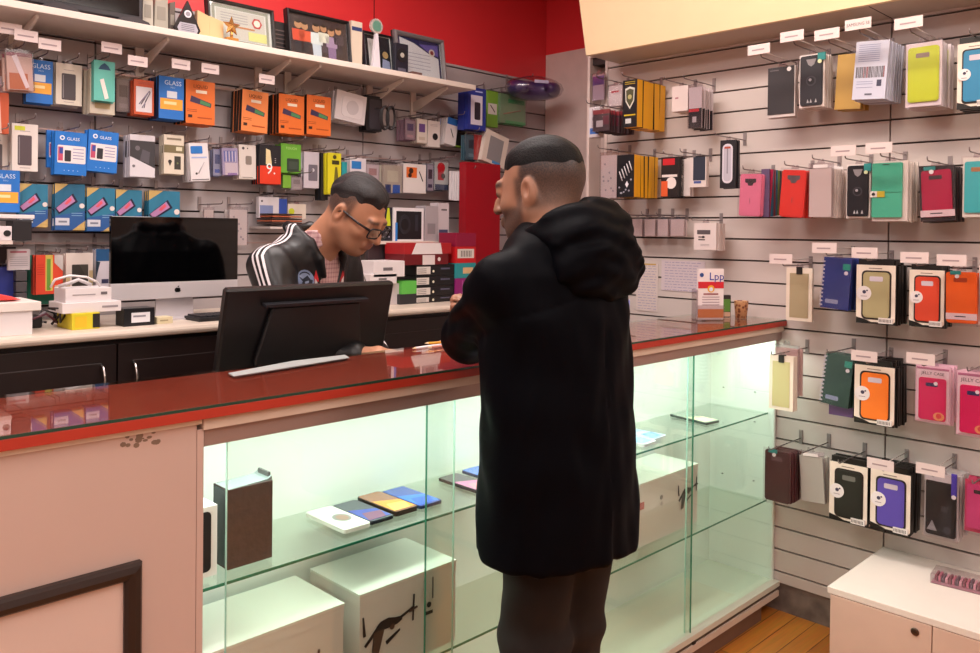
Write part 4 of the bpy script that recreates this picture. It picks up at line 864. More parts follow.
P(B, 466, 133, 479, 160, st_bag('3a5a68', de_lines('4a6a78', '2a3a48', '6a8a98')), 'cable_pack', 'pack', 'blue-grey pack below the royal blue box', 3, D=.17)
P(B, 484, 133, 507, 165, st_plain(mat('d8cabe', .5), lambda m, w, h: (m.box(-w*.3, -.0006, h*.1, w*.3, 0, h*.85, '8a8688'), m.box(-w*.05, -.001, h*.03, w*.3, 0, h*.12, '4a8ac0'))), 'accessory_box', 'box', 'tilted cream box with a grey picture above the dark red panel', 2, D=.2, s=.03, depth=.025, tilt=14)
P(B, 474, 135, 484, 160, st_plain(mat('b03030', .5)), 'red_pack', 'pack', 'thin red pack left of the tilted cream box', 2, D=.17)
# ---- back wall, second row
P(B, -16, 134, 8, 175, st_plain(mat('d8d0c8', .5), de_window('5a5458')), 'phone_case_box', 'box', 'white window box cut by the left edge of the photo', 2, D=.06)
P(B, -15, 92, 9, 133, st_plain(mat('b8502c', .5), lambda m, w, h: quad(m, [(-w*.3, 0), (w*.2, 0), (w*.1, h), (-w*.3, h)], 'd8b8ac')), 'phone_case_box', 'box', 'rust red box cut by the left edge of the photo', 2, D=.13)
P(B, 12, 124, 38, 171, st_plain(mat('e2d8d2', .5), de_window('54464c', 'c8d03a')), 'phone_case_box', 'box', 'white window box with a dark phone, left of the two blue glass packs', 3, plate=None)
P(B, 47, 131, 74, 168, st_plain('1c74cc', de_gglass), 'screen_protector_pack', 'pack', 'blue glass pack half hidden by the left front one', 1, D=.07, hk=False)
P(B, 55, 132, 87, 175, st_plain('1c74cc', de_gglass), 'screen_protector_pack', 'pack', 'blue glass pack in front, left of the two large ones in the second row', 3, D=.11, tilt=1)
P(B, 88, 131, 118, 172, st_plain('1c74cc', de_gglass), 'screen_protector_pack', 'pack', 'blue glass pack in front, right of the two large ones in the second row', 3, D=.11, tilt=3)
P(B, 130, 135, 155, 177, st_plain(mat('d0cad0', .5), de_diag), 'camera_pack', 'pack', 'black and white diagonal pack in the second row', 4, s=.02)
P(B, 164, 135, 184, 174, st_plain(mat('ddd2c0', .5), de_tan), 'phone_case_box', 'box', 'cream and olive pack left of the white and blue one', 3, s=.02)
P(B, 190, 143, 209, 181, st_plain(mat('e2dcde', .5), de_bluetop), 'cable_box', 'box', 'white box with a blue top patch hanging askew', 4, s=.02, tilt=-5)
P(B, 213, 147, 222, 176, st_bag('8a94b8', de_lines('a0a8c4', '4a5a8a', '3a5ab0')), 'cable_pack', 'pack', 'narrow clear blue pack with a blue lower end', 2)
P(B, 222, 146, 239, 175, st_bag('b0a8cc', lambda m, w, h: (m.box(-w*.4, -.0006, h*.5, w*.4, 0, h*.9, '6a78c0'), [m.box(-w*.3+k*w*.2, -.001, h*.5, -w*.22+k*w*.2, 0, h*.88, 'dcd8ec') for k in range(4)], m.box(-w*.35, -.0008, 0, w*.45, 0, h*.45, 'dcd2dc'), m.box(-w*.2, -.001, h*.0, w*.4, 0, h*.08, '9a80c0'))), 'cable_pack', 'pack', 'clear lilac striped pack left of the white camera case', 3, tilt=-3)
P(B, 239, 145, 256, 179, st_plain(mat('d9cfc6', .5), de_caseback()), 'phone_case', 'phone case', 'off white phone back with two camera dots in the second row', 3, tilt=-1)
P(B, 260, 145, 281, 184, st_plain(mat('16161e', .5), de_nine), 'screen_protector_pack', 'pack', 'black and red pack with a large white 9', 4, s=.018)
P(B, 281, 144, 301, 173, st_plain(mat('66a834', .5), de_green), 'touch_pen_pack', 'pack', 'bright green pack right of the red 9 pack', 3, s=.018)
P(B, 283, 175, 291, 188, st_plain(mat('7ab03a', .5)), 'small_pack', 'pack', 'tiny green and black pack below the red 9 pack', 1, D=.08, tab=False)
P(B, 291, 176, 303, 190, st_bag('9a9294', de_lines('a8a0a2', '8a8284', 'b8b0b0')), 'small_pack', 'pack', 'small grey pack below the bright green pack', 1, D=.08, tab=False)
P(B, 304, 152, 319, 188, st_plain(mat('c2bac4', .5), lambda m, w, h: (m.prism(rr(-w*.2, h*.2, w*.4, h*.65, .004), -.0008, 0, '6a6470'), m.disc(w*.1, h*.5, w*.1, -.0012, 0, 'c8c4cc', 10))), 'charger_box', 'box', 'lilac grey charger pack left of the yellow one', 3)
P(B, 321, 153, 328, 200, st_plain(mat('17171c', .5)), 'cable_pack', 'pack', 'narrow black pack directly left of the yellow one', 3)
P(B, 328, 153, 341, 194, st_plain(mat('d8cf22', .5), de_yellow), 'cable_pack', 'pack', 'tall bright yellow pack just left of the worker\'s head', 4, s=.02, D=.12)
P(B, 342, 162, 347, 176, st_plain(mat('2aa0a8', .5)), 'small_pack', 'pack', 'tiny turquoise pack right of the yellow one', 1, D=.1)
P(B, 350, 158, 366, 180, st_plain(mat('d8d0d6', .5), lambda m, w, h: m.box(-w*.4, -.0006, h*.5, w*.2, 0, h*.85, '2a78c0')), 'adapter_pack', 'pack', 'white and blue pack partly behind the top of the worker\'s head', 3)
P(B, 366, 163, 380, 184, st_bag('c8bcc0', de_lines('d4c8cc', 'b08a8a', 'a0989c')), 'adapter_pack', 'pack', 'pale pack just right of the worker\'s hair', 2)
P(B, 383, 163, 403, 193, st_bag('b8b0a0', lambda m, w, h: (m.box(-w*.4, -.0006, 0, -w*.1, 0, h*.3, '2a3a6a'), m.box(w*.0, -.0006, 0, w*.4, 0, h*.3, '2a5ab0'), m.box(-w*.3, -.0006, h*.4, w*.3, 0, h*.8, 'c8c4ae'))), 'cable_pack', 'pack', 'clear pack with two blue ends right of the worker\'s head', 4)
P(B, 403, 164, 426, 193, st_plain(mat('ddd4d0', .5), de_orangebox), 'cable_pack', 'pack', 'white pack with an orange picture right of the worker', 3)
P(B, 427, 162, 434, 191, st_bag('8a8a98', de_lines('a0a0ac', '3a3a48', '2a3a5a')), 'cable_pack', 'pack', 'narrow grey blue pack left of the red device pack', 3)
P(B, 435, 160, 449, 190, st_bag('c0c8c4', de_redphone), 'headset_pack', 'pack', 'clear pack with a red device and black ring', 3, s=.02)
P(B, 461, 171, 476, 200, st_plain(mat('e0dadc', .5), de_mp3), 'player_box', 'box', 'small white player box beside the dark red board', 5, s=.018, D=.2)
# ---- back wall, third row
P(B, -12, 170, 20, 212, st_front('1f6fc4', '14284a', de_glass), 'screen_protector_box', 'box', 'blue and orange glass box hanging low at the left edge', 2, D=.14)
for k, (x0, y0, x1, y1, lab) in enumerate(((19, 184, 48, 227, 'leftmost teal and tan tempered glass pack'), (55, 184, 85, 230, 'second teal and tan tempered glass pack from the left'), (87, 188, 115, 231, 'third teal and tan tempered glass pack, left of the computer'), (116, 190, 142, 232, 'fourth teal and tan tempered glass pack, above the computer screen'), (149, 191, 180, 235, 'fifth teal and tan tempered glass pack, standing apart above the computer'))):
    P(B, x0, y0, x1, y1, st_plain('2c7a9a' if k != 1 else '24688a', de_teal), 'tempered_glass_pack', 'pack', lab, 3, depth=.006, s=.015)
P(B, 204, 207, 214, 246, st_bag('cfc4c0', de_screws), 'screw_pack', 'pack', 'narrow pale pack right above the computer screen corner', 3)
P(B, 229, 207, 248, 245, st_bag('d2c8c6', de_screws), 'screw_pack', 'pack', 'pale spotted pack just left of the worker\'s shoulder', 3)
P(B, 259, 197, 279, 218, st_plain(mat('cfc8cc', .5), lambda m, w, h: (m.box(-w*.45, -.0006, h*.1, w*.2, 0, h*.6, '7a86b0'), m.disc(-w*.35, h*.8, w*.05, -.0006, 0, '3a3640', 8))), 'cable_box', 'box', 'white and blue box above the worker\'s striped shoulder', 2)
P(B, 279, 199, 287, 217, st_plain(mat('2a4aa0', .5)), 'cable_box', 'box', 'narrow deep blue box above the worker\'s shoulder', 2)
P(B, 288, 204, 306, 219, st_plain(mat('d2c6b8', .5), lambda m, w, h: m.disc(-w*.3, h*.5, w*.16, -.0008, 0, 'b8c02a', 10)), 'cable_box', 'box', 'cream and yellow box behind the worker\'s neck', 2)
for k in range(5):
    z = on_y(280, 224-2.2*k, 3.12)[2]; q = on_y(280, 222, 3.12)
    t = empty('tablet_case', (q[0], 3.12, z), (0, 0, .02*k), label=['bottom', 'second', 'middle', 'fourth', 'top'][k]+' slim orange and black case in the pile behind the worker\'s shoulder', cat='case', group='pile of slim orange cases')
    MB().box(-.075, -.06, 0, .07, .06, .006, mat('a8583a' if k % 2 else '3a2826', .5)).build('case', t, bevel=.001)
t = empty('wall_shelf', (on_y(285, 225, 3.1)[0], 3.12, on_y(280, 226.5, 3.12)[2]-.01), label='small white wall shelf under the pile of slim orange cases', cat='shelf')
MB().box(-.1, -.07, 0, .1, .098, .009, 'c8bcb8').build('board', t)
# ---- back wall, lowest row
P(B, 28, 255, 66, 304, st_plain(mat('1c7a62', .5)), 'green_folder', 'folder', 'dark green folder behind the orange-red pack', 2, D=.06)
P(B, 36, 255, 63, 294, st_plain(mat('e0482c', .5), lambda m, w, h: (m.box(-w*.15, -.0006, h*.08, w*.12, 0, h, 'd8c05a'), m.box(-w*.1, -.001, h*.1, w*.04, 0, h*.9, '6a9a3a'), m.prism([(w*.18, h), (w*.5, h), (w*.5, h*.58), (w*.18, h*.8)], -.0008, 0, 'c8c0bc'), m.box(w*.2, -.0008, h*.1, w*.4, 0, h*.22, 'c8b89a'), lines(m, w, -w*.45, -w*.2, [h*(.5+.06*k) for k in range(5)], 'c83018'))), 'sim_card_pack', 'pack', 'orange-red pack with a yellow green stripe above the worktop', 3, D=.13)
P(B, 66, 253, 93, 297, st_plain(mat('dccfc6', .5), lambda m, w, h: (m.prism(rr(-w*.28, h*.25, w*.32, h*.74, w*.04), -.0008, 0, '35312c'), quad(m, [(0, h*.74), (w*.3, h*.74), (w*.3, h*.4)], '45413a', -.001), m.box(-w*.5, -.0005, h*.2, -w*.35, 0, h*.45, 'c0aa80'), m.box(w*.36, -.0005, h*.2, w*.5, 0, h*.6, 'c0aa80'))), 'phone_case_box', 'box', 'cream box with a dark square window left of the computer', 3, D=.12)
P(B, 96, 249, 110, 292, st_plain(mat('d8d0d8', .5), lambda m, w, h: (m.box(-w*.5, -.0006, h*.72, w*.5, 0, h, '2a5a8a'), quad(m, [(-w*.5, h*.3), (-w*.2, h*.7), (-w*.5, h*.72)], '2a3a4a'), m.box(-w*.1, -.0006, h*.2, w*.4, 0, h*.3, '3a3a5a'))), 'cable_box', 'box', 'white and blue box partly behind the computer screen', 3)
P(B, -14, 267, 16, 303, st_plain(mat('24348c', .5)), 'blue_box', 'box', 'deep blue box low at the left edge', 2, D=.14, s=.04, depth=.038)
P(B, -10, 247, 16, 266, st_plain(mat('2a2024', .5)), 'brown_box', 'box', 'dark brown box above the deep blue one at the left edge', 2, D=.12, s=.04, depth=.038)
P(B, 8, 249, 30, 270, st_plain(mat('cac4c8', .5), lambda m, w, h: (lines(m, w, -w*.4, w*.4, [h*(.2+.1*k) for k in range(5)], '9a949c'), m.box(-w*.4, -.0006, h*.82, w*.35, 0, h*.9, 'a85a6a'))), 'label_sheet', 'label', 'grey printed label hanging in front of dark boxes at the left', 1, D=.16, tab=False)
for k in range(3): bx_px(16, 271+11*k, 27, 281+11*k, 3.05, .08, mat('4a464a', .5), 'drawer_box', ['top', 'middle', 'bottom'][k]+' small dark grey box between the blue box and the green folder', group='small dark grey boxes by the back wall')
# boxes on a little shelf at the left edge
Yl = 2.98
zl = on_y(10, 240.5, Yl)[2]
t = empty('wall_shelf', (.60, 3.09, zl-.012), label='white wall shelf with small boxes at the left edge of the photo', cat='shelf')
MB().box(-.2, -.12, 0, .2, .125, .012, mat('d8ccc4', .5)).build('board', t)
bx_px(13, 221, 32, 237, Yl, .08, mat('1c1a1e', .5), 'earphone_box', 'small black box on the shelf at the left edge', zb=zl)
bx_px(-12, 226, 12, 240, Yl-.01, .08, mat('e2dade', .5), 'earphone_box', 'small white box with a black oval on the shelf at the left edge', zb=zl, deco=lambda m, w, h: m.disc(w*.3, h*.5, w*.16, -.001, 0, '17151a', 14, h*.22))
bx_px(-10, 219.5, 34, 221, Yl, .1, mat('2c2a2e', .5), 'tray', 'dark tray lying over the small boxes at the left edge', cat='tray')
bx_px(-10, 214.5, 35, 218.5, Yl, .1, mat('eae2e2', .5), 'tablet_box', 'flat white box topmost of the left edge pile')
# ---- right wall, top row
P(R_, 768, 67, 795, 117, st_plain(mat('c8bcba', .5), lambda m, w, h: (m.box(-w*.5, -.003, h*.06, w*.46, 0, h, '2a2428'), m.disc(w*.28, h*.94, w*.08, -.0036, 0, 'e8e0e0', 10), m.box(-w*.42, -.0036, h*.93, -w*.1, 0, h*.95, '6a6266'))), 'phone_case_pack', 'pack', 'flat black phone case with a white dot, leftmost in the right wall top row', 2, D=.13, plate=1, reach=.3)
P(R_, 799, 54, 824, 107, st_ringcase(), 'phone_case_pack', 'pack', 'black ring phone case in a white tray with a teal sticker, top row', 5, D=.15, s=.018, plate=1, reach=.3)
P(R_, 836, 54, 862, 109, st_plain(mat('b8924a', .4, metal=.2)), 'phone_case_pack', 'pack', 'golden flat phone case left of the barcode card', 4, D=.12, s=.018, plate=1, reach=.3, tilt=3)
P(R_, 854, 41, 887, 99, st_plain(mat('c0c2d4', .45), de_barcode), 'phone_case_pack', 'pack', 'pack seen from its white back with a barcode, top row', 9, D=.2, s=.016, depth=.010, tilt=4, plate='SAMSUNG S8', reach=.3)
P(R_, 905, 42, 941, 106, st_case('c2d226', 'wide', card='d8ccd2', hole='8a7a70'), 'phone_case_pack', 'pack', 'lime yellow phone case in the top row', 8, D=.17, s=.016, plate=1, reach=.3)
P(R_, 957, 40, 992, 108, st_otter('2f7fa8'), 'phone_case_pack', 'pack', 'blue phone case in a white frame, cut by the right edge of the photo', 6, D=.18, s=.018)
# ---- right wall, second row
P(R_, 739, 173, 761, 217, st_case('e07a98', 'note'), 'phone_case_pack', 'pack', 'pink phone case, leftmost in the second row', 2, D=.19, s=.012, plate=None, tilt=2)
cols = ['5a4a6a', 'b01c4a', '2a6a8a', '8a3a4a', '1c6a86', '6a8a3a', '2a2a34', 'a85a3a']
for k, c in enumerate(cols):
    P(R_, 761+k*1.9, 169+k*.3, 769+k*1.9, 217-k*.3, st_plain(mat(c, .4)), 'phone_case_pack', 'pack', '%s phone case edge-on between the pink and red ones' % ['violet', 'cerise', 'steel blue', 'wine red', 'petrol blue', 'olive green', 'black', 'rust'][k], 1, D=.165-k*.014, depth=.008, hk=False, tab=False, tilt=(4 if k == 1 else 0))
P(R_, 780, 169, 805, 218, st_case('e0362c', 'note', hole='5a5458'), 'phone_case_pack', 'pack', 'bright red phone case in the second row', 5, D=.17, s=.018, tilt=4)
P(R_, 808, 163, 832, 217, st_clear(), 'phone_case_pack', 'pack', 'empty looking clear phone case right of the bright red one', 8, D=.17, s=.018)
P(R_, 846, 164, 870, 218, st_ringcase('e0d4d0', '17141a'), 'phone_case_pack', 'pack', 'black phone case with a dark ring left of the green wallet', 4, D=.12, plate=1)
P(R_, 872, 161, 907, 221, st_wallet('42b592'), 'phone_case_pack', 'pack', 'mint green wallet phone case with a clasp', 6, D=.15, s=.018, plate=1)
P(R_, 919, 166, 954, 221, st_case('ac1c44', 'wide', card='2a2226', band=1, sticker=1), 'phone_case_pack', 'pack', 'crimson phone case with a white band', 6, D=.14, s=.018, plate=None, tilt=-3)
P(R_, 962, 157, 992, 217, st_case('3fb3b8', 'wide', card='ddd6cc', hole='a8744a'), 'phone_case_pack', 'pack', 'turquoise phone case cut by the right edge of the photo', 5, D=.15, s=.018)
# ---- right wall, third row
P(R_, 786, 268, 812, 321, st_white_frame('a89878'), 'phone_case_pack', 'pack', 'beige phone case in a white frame with a black clip, above the counter end', 1, D=.1, plate=1)
P(R_, 822, 258, 850, 309, st_spiral('2c3a80'), 'phone_case_pack', 'pack', 'navy blue phone case with a ridged edge', 5, D=.15, s=.018, tilt=4, plate=1)
P(R_, 856, 263, 895, 324, st_otter('a89c74'), 'phone_case_pack', 'pack', 'khaki phone case in a white frame with a round sticker', 6, D=.15, s=.02, plate=1)
P(R_, 909, 268, 944, 327, st_otter('d0442a', 'pill'), 'phone_case_pack', 'pack', 'red orange phone case in a white frame, left of the plain orange one', 5, D=.13, s=.02, plate=1)
P(R_, 945, 271, 977, 324, st_case('ec6420', 'wide', band=1, sticker=1, hole='a83c14'), 'phone_case_pack', 'pack', 'plain orange phone case in a clear bag with a white band', 3, D=.15, s=.02, plate=1, tilt=-1)
P(R_, 978, 266, 1006, 326, st_case('c88a8a', 'wide', card='e0d8d4'), 'phone_case_pack', 'pack', 'pale pink pack cut by the right edge in the third row', 2, D=.13)
# ---- right wall, fourth row
P(R_, 769, 356, 793, 410, st_white_frame('c2b884'), 'phone_case_pack', 'pack', 'pale yellow phone case in a white frame, hanging before the glass cabinet', 2, D=.22, s=.02, reach=.3, depth=.016)
P(R_, 774, 345, 798, 395, st_bag('c8a8a4'), 'phone_case_pack', 'pack', 'reddish clear bag behind the pale yellow case', 3, D=.16, hk=False)
P(R_, 829, 366, 853, 416, st_plain(mat('6a4a80', .45)), 'phone_case_pack', 'pack', 'purple phone case peeking out below the dark green one', 1, D=.11, hk=False)
P(R_, 823, 354, 851, 406, st_spiral('24443c'), 'phone_case_pack', 'pack', 'dark green phone case with a ridged edge', 4, D=.15, s=.018, tilt=6)
P(R_, 854, 364, 894, 425, st_otter('f07a22'), 'phone_case_pack', 'pack', 'orange phone case in a white frame with a round sticker, fourth row', 7, D=.16, s=.02, plate=1)
P(R_, 915, 366, 950, 423, st_jelly('d81c60'), 'phone_case_pack', 'pack', 'hot pink jelly case in the fourth row, whole in view', 4, D=.13, s=.02, plate=1)
P(R_, 956, 372, 992, 437, st_jelly('d81c60'), 'phone_case_pack', 'pack', 'hot pink jelly case cut by the right edge of the photo', 3, D=.16, s=.02)
# ---- right wall, fifth row
P(R_, 764, 450, 790, 503, st_case('4a2428', 'wide', sticker=1, hole='6a5054'), 'phone_case_pack', 'pack', 'maroon phone case in a clear bag before the cabinet end', 5, D=.2, s=.018, reach=.27)
P(R_, 799, 452, 824, 502, st_clear(1, 'c8c6bc'), 'phone_case_pack', 'pack', 'clear phone case right of the maroon one in the lowest row', 4, D=.15, s=.018, tilt=-4)
P(R_, 829, 462, 867, 523, st_otter('24241f', hole='6a6a64'), 'phone_case_pack', 'pack', 'black phone case in a white frame with a round sticker, lowest row', 3, D=.15, s=.02)
P(R_, 870, 470, 910, 532, st_otter('5a4aa8'), 'phone_case_pack', 'pack', 'purple phone case in a white frame with a round sticker', 6, D=.16, s=.02, plate=1)
P(R_, 924, 474, 958, 538, st_kick('1c1c20'), 'phone_case_pack', 'pack', 'black kickstand phone case with a violet strap', 6, D=.14, s=.018, plate=1)
P(R_, 964, 482, 996, 534, st_case('c8447a', 'wide', card='b83a5c'), 'phone_case_pack', 'pack', 'pink phone case in a clear bag at the right edge, lowest row', 4, D=.15, s=.018)
# ---- right wall, left end
P(R_, 589, 107, 600, 137, st_plain(mat('d2cace', .5), lambda m, w, h: (m.box(-w*.4, -.0006, h*.1, w*.4, 0, h*.3, '3a6ab8'), m.disc(0, h*.6, w*.2, -.0008, 0, '6a6468', 8))), 'adapter_pack', 'pack', 'white and blue pack at the left end of the right wall', 2, D=.2)
P(R_, 592, 108, 610, 131, st_bag('4a3a40', lambda m, w, h: (m.box(-w*.5, -.0006, h*.8, w*.5, 0, h, '8a2a34'), m.box(-w*.3, -.0006, h*.2, w*.1, 0, h*.5, 'b8b0b4'), m.box(w*.1, -.0006, h*.3, w*.45, 0, h*.7, '6a3040'))), 'memory_card_pack', 'pack', 'small dark red-topped pack heading a row of brown ones', 9, D=.24, s=.022, depth=.006, behind=1)
P(R_, 608, 84, 622, 106, st_bag('d8c8c8', lambda m, w, h: m.box(-w*.3, -.001, h*.66, w*.3, 0, h*.74, 'c02a3a')), 'memory_card_pack', 'pack', 'clear pack with red writing left of the black shield box', 2, D=.1)
P(R_, 592, 73, 604, 100, st_bag('b8a4b4', lambda m, w, h: m.box(-w*.5, -.0006, h*.6, w*.5, 0, h*.95, '5a3a80')), 'earphone_pack', 'pack', 'clear pack with a purple top in the pier niche', 1, D=.03, hk=False)
def st_yside(front_deco):
    def f(w, h, d):
        b = MB(); b.box(-w/2, 0, 0, w/2, d-.002, h, mat('e8a818', .45)); b.box(-w/2-.0005, -.0008, -.0005, w/2+.0002, 0, h+.0005, mat('14141a', .4)); m = MB(); front_deco(m, w, h); m.v = [(x, y-.001, z) for x, y, z in m.v]
        lines(b, w, 0, 0, (), 'c08010'); return [('box', b), ('printed_front', m)]
    return f
P(R_, 623, 80, 637, 127, st_yside(de_shield), 'shield_box', 'box', 'black fronted box with a shield, heading the upper yellow sided boxes', 5, D=.235, s=.043, depth=.042, tab=False, behind=1)
P(R_, 617, 155, 634, 197, st_yside(de_cutlery), 'tool_box', 'box', 'black fronted box with small tools, heading the lower yellow sided boxes', 7, D=.22, s=.026, depth=.025, tab=False, behind=1)
P(R_, 672, 86, 688, 111, st_plain(mat('ddcdca', .5), lambda m, w, h: m.box(-w*.3, -.0008, h*.5, -w*.1, 0, h*.56, 'a8707a')), 'charger_box', 'box', 'white charger box right of the upper yellow sided boxes', 3, D=.12, s=.03, depth=.025)
P(R_, 688, 84, 702, 128, st_bag('cabcc0', lambda m, w, h: (m.box(-w*.5, -.0008, 0, w*.5, 0, h*.48, '2a2226'), m.box(-w*.5, -.001, h*.4, w*.3, 0, h*.47, 'c0303a'), m.box(-w*.2, -.001, h*.14, w*.1, 0, h*.28, 'b8b0b4'))), 'memory_card_pack', 'pack', 'clear pack with a dark lower half, heading a row of the same', 5, D=.15, s=.02, depth=.006, behind=1)
P(R_, 600, 152, 617, 198, st_bag('cdbfbf', de_screws), 'screw_pack', 'pack', 'pale spotted pack between the customer\'s head and the tool boxes', 4, D=.16)
P(R_, 661, 157, 678, 197, st_plain(mat('1c1416', .5), de_racing), 'car_charger_pack', 'pack', 'black, red and white car charger pack', 3, D=.12, s=.02)
P(R_, 678, 159, 690, 196, st_plain(mat('d8ccc8', .5)), 'cable_pack', 'pack', 'plain white pack right of the car charger pack', 2, D=.08)
P(R_, 690, 157, 706, 187, st_plain(mat('ddd0cc', .5), lambda m, w, h: (m.box(-w*.3, -.0008, h*.22, w*.45, 0, h, '2a3040'), m.box(-w*.25, -.001, h*.12, w*.2, 0, h*.2, '4a5a9a'))), 'cable_pack', 'pack', 'white pack with a dark blue window', 2, D=.1)
P(R_, 720, 140, 735, 188, st_plain(mat('1c1a20', .45), de_earbud), 'earphone_pack', 'pack', 'black pack with long white earphones left of the pink phone case', 2, D=.14, s=.02)
P(R_, 694, 223, 716, 250, st_plain(mat('ddd0ce', .5), de_plug), 'plug_adapter_pack', 'pack', 'white plug adapter pack hanging low above the counter papers', 4, D=.13, s=.018, depth=.016)
for k, (x0, x1, lab) in enumerate(((632, 642, 'first pale flat pack right of the customer\'s hood'), (644, 655, 'second pale flat pack right of the customer\'s hood'), (657, 668, 'third pale flat pack right of the customer\'s hood'), (670, 684, 'fourth pale flat pack, nearest the plug adapter'))):
    P(R_, x0, 218, x1, 236, st_bag('d0bcba'), 'cable_pack', 'pack', lab, 2, D=.08)
# papers stuck on the right wall
def sheet(x0, y0, x1, y1, c, label, deco=None):
    a = on_x(x0, y0, XR); b = on_x(x1, y1, XR); t = empty('paper_sheet', (XR-.003, (a[1]+b[1])/2, min(a[2], b[2])), (0, 0, -PI/2), label=label, cat='paper')
    w = abs(a[1]-b[1]); h = abs(a[2]-b[2]); MB().box(-w/2, 0, 0, w/2, .0008, h, mat(c, .6)).build('sheet', t)
    m = MB(); rnd = random.Random(int(x0))
    for i in range(int(h/.012)):
        x = -w*.42
        while x < w*.38:
            q = rnd.uniform(.006, .025); m.box(x, -.0003, h*.97-i*.012-.006, min(x+q, w*.42), 0, h*.97-i*.012-.0035, '9a92b4'); x += q+.006
    if deco: deco(m, w, h)
    m.build('writing', t)
sheet(662, 260, 705, 293, 'd4c6cc', 'thin printed list on the right wall above the counter')
sheet(637, 263, 658, 312, 'd6c8c4', 'handwritten yellow-topped notice beside the customer on the right wall', lambda m, w, h: m.box(-w*.4, -.0005, h*.97, w*.4, 0, h, 'c8a85a'))
# neck pillow in the corner
q = on_y(537, 86, 3.0)
t = empty('neck_pillow', (q[0], 3.02, q[2]-.012), (0, 0, -.5), label='purple neck pillow in clear wrap hanging in the corner above the customer', cat='pillow')
m = MB(); pts = [(.085*math.sin(a), .05*math.cos(a), .0) for a in [math.radians(k) for k in range(-150, 151, 15)]]
m.tube(pts, [.02+.018*math.sin(PI*i/(len(pts)-1)) for i in range(len(pts))], mat('4a3a78', .35, coat=.5), 12); m.build('pillow', t)
m = MB(); m.ball((0, 0, 0), (.13, .075, .05), CLEARP, 16); m.build('clear_wrap', t)
m = MB(); m.box(-.03, -.092, .008, .03, -.088, .02, 'c8c0dc'); m.build('label', t)
t.scale = (1.3, 1.3, 1.35)
hook(B, (q[0]-.01, YB, q[2]+.055), .2, 'carrying the purple neck pillow')

# ---------------------------------------------------------------- high shelf on the back wall
SZ = 2.215; SY = 2.93; SX1 = on_y(476, 88, SY)[0]
t = empty('high_shelf', (1.2, 3.07, SZ-.024), label='long white shelf high on the back wall with frames and awards', cat='shelf')
SH = mat('ddd0c6', .5, noise=.03)
MB().box(-2.2, SY-3.07, 0, SX1-1.2, YB-.001-3.07, .024, SH).build('board', t, bevel=.002)
for k, (x, lab) in enumerate(((37, 'leftmost'), (168, 'second'), (290, 'third, left one of the close pair'), (320, 'fourth, right one of the close pair'), (403, 'fifth'), (447, 'rightmost'))):
    X = on_y(x, {37: 14, 168: 38, 290: 60, 320: 65, 403: 80, 447: 92}[x], SY+.03)[0]
    t = empty('shelf_bracket', (X, YB, SZ-.026), label='white shelf bracket under the high shelf, %s from the left' % lab if k < 2 or k == 4 else 'white shelf bracket under the high shelf, '+lab, cat='bracket', group='brackets of the high shelf')
    m = MB(); m.prism([(-.002, -.095), (-.002, -.05), (-.245, 0), (-.262, 0), (-.262, -.012), (-.03, -.095)], -.004, .004, SH, axis='x'); m.build('arm', t)
    m = MB(); m.box(-.016, -.012, -.12, .016, -.001, 0, SH); m.build('wall_plate', t)
ST = SZ
def shelf_item(name, cat, x0, y0, x1, label, Y, thick, c, deco=None, lean=6, zb=ST):
    a = on_y(x0, y0+15, Y)[0]; b = on_y(x1, y0+15, Y)[0]; zt = on_y((x0+x1)/2, y0, Y)[2]; w = b-a; h = zt-zb
    t = empty(name, ((a+b)/2, Y, zb+.001), label=label, cat=cat)
    return t, w, h
def frame_item(x0, y0, x1, label, Y, fc, deco, bw=.012, lean=8, name='picture_frame', cat='picture frame'):
    t, w, h = shelf_item(name, cat, x0, y0, x1, label, Y, 0, fc)
    r = (math.radians(-lean), 0, 0)
    m = MB(); molding(m, -w/2, 0, w/2, h, bw, 0, mat(fc, .35)); m.box(-w/2, 0, 0, w/2, .012, h, mat('2a2422', .6)); m.build('frame', t, rot=r)
    m = MB(); m.box(-w/2+bw, -.003, bw, w/2-bw, 0, h-bw, 'd8d0d4'); deco(m, w, h); m.build('picture', t, rot=r)
    m = MB(); m.box(-w/2+bw, -.0065, bw, w/2-bw, -.006, h-bw, PANE); m.build('glass', t, rot=r)
    MB().box(-.015, 0, 0, .015, .004, h*.6, '2a2422').build('easel_back', t, (0, .014+h*.27, .001), (math.radians(14), 0, 0))
def dc_cert(m, w, h):
    ring(m, -w*.42, h*.1, w*.42, h*.9, h*.06, -.0036, -.003, '9a948c'); m.box(-w*.36, -.0036, h*.18, w*.36, -.003, h*.82, 'c8bcbc'); m.disc(w*.24, h*.62, w*.08, -.0044, -.003, 'c0383c', 6); m.disc(w*.24, h*.62, w*.05, -.005, -.003, 'e8d8d4', 10)
    m.box(w*.1, -.0044, h*.2, w*.38, -.003, h*.4, 'd6d08c'); m.box(-w*.1, -.0044, h*.44, w*.2, -.003, h*.48, 'c07a50'); [m.box(-w*.3, -.004, h*(.55+.06*k), w*.1, -.003, h*(.57+.06*k), 'a89ca4') for k in range(4)]
def person_fig(m, x, z, s, top, bottom, skin='c08a6a'):
    m.disc(x, z+s*.85, s*.13, -.0044, -.003, skin, 10); m.disc(x, z+s*.94, s*.10, -.0048, -.003, '2a1c1a', 10, s*.05); m.prism([(x-s*.2, z+s*.35), (x+s*.2, z+s*.35), (x+s*.22, z+s*.7), (x-s*.22, z+s*.7)], -.004, -.003, top); m.prism([(x-s*.14, z), (x+s*.14, z), (x+s*.16, z+s*.36), (x-s*.16, z+s*.36)], -.0038, -.003, bottom)
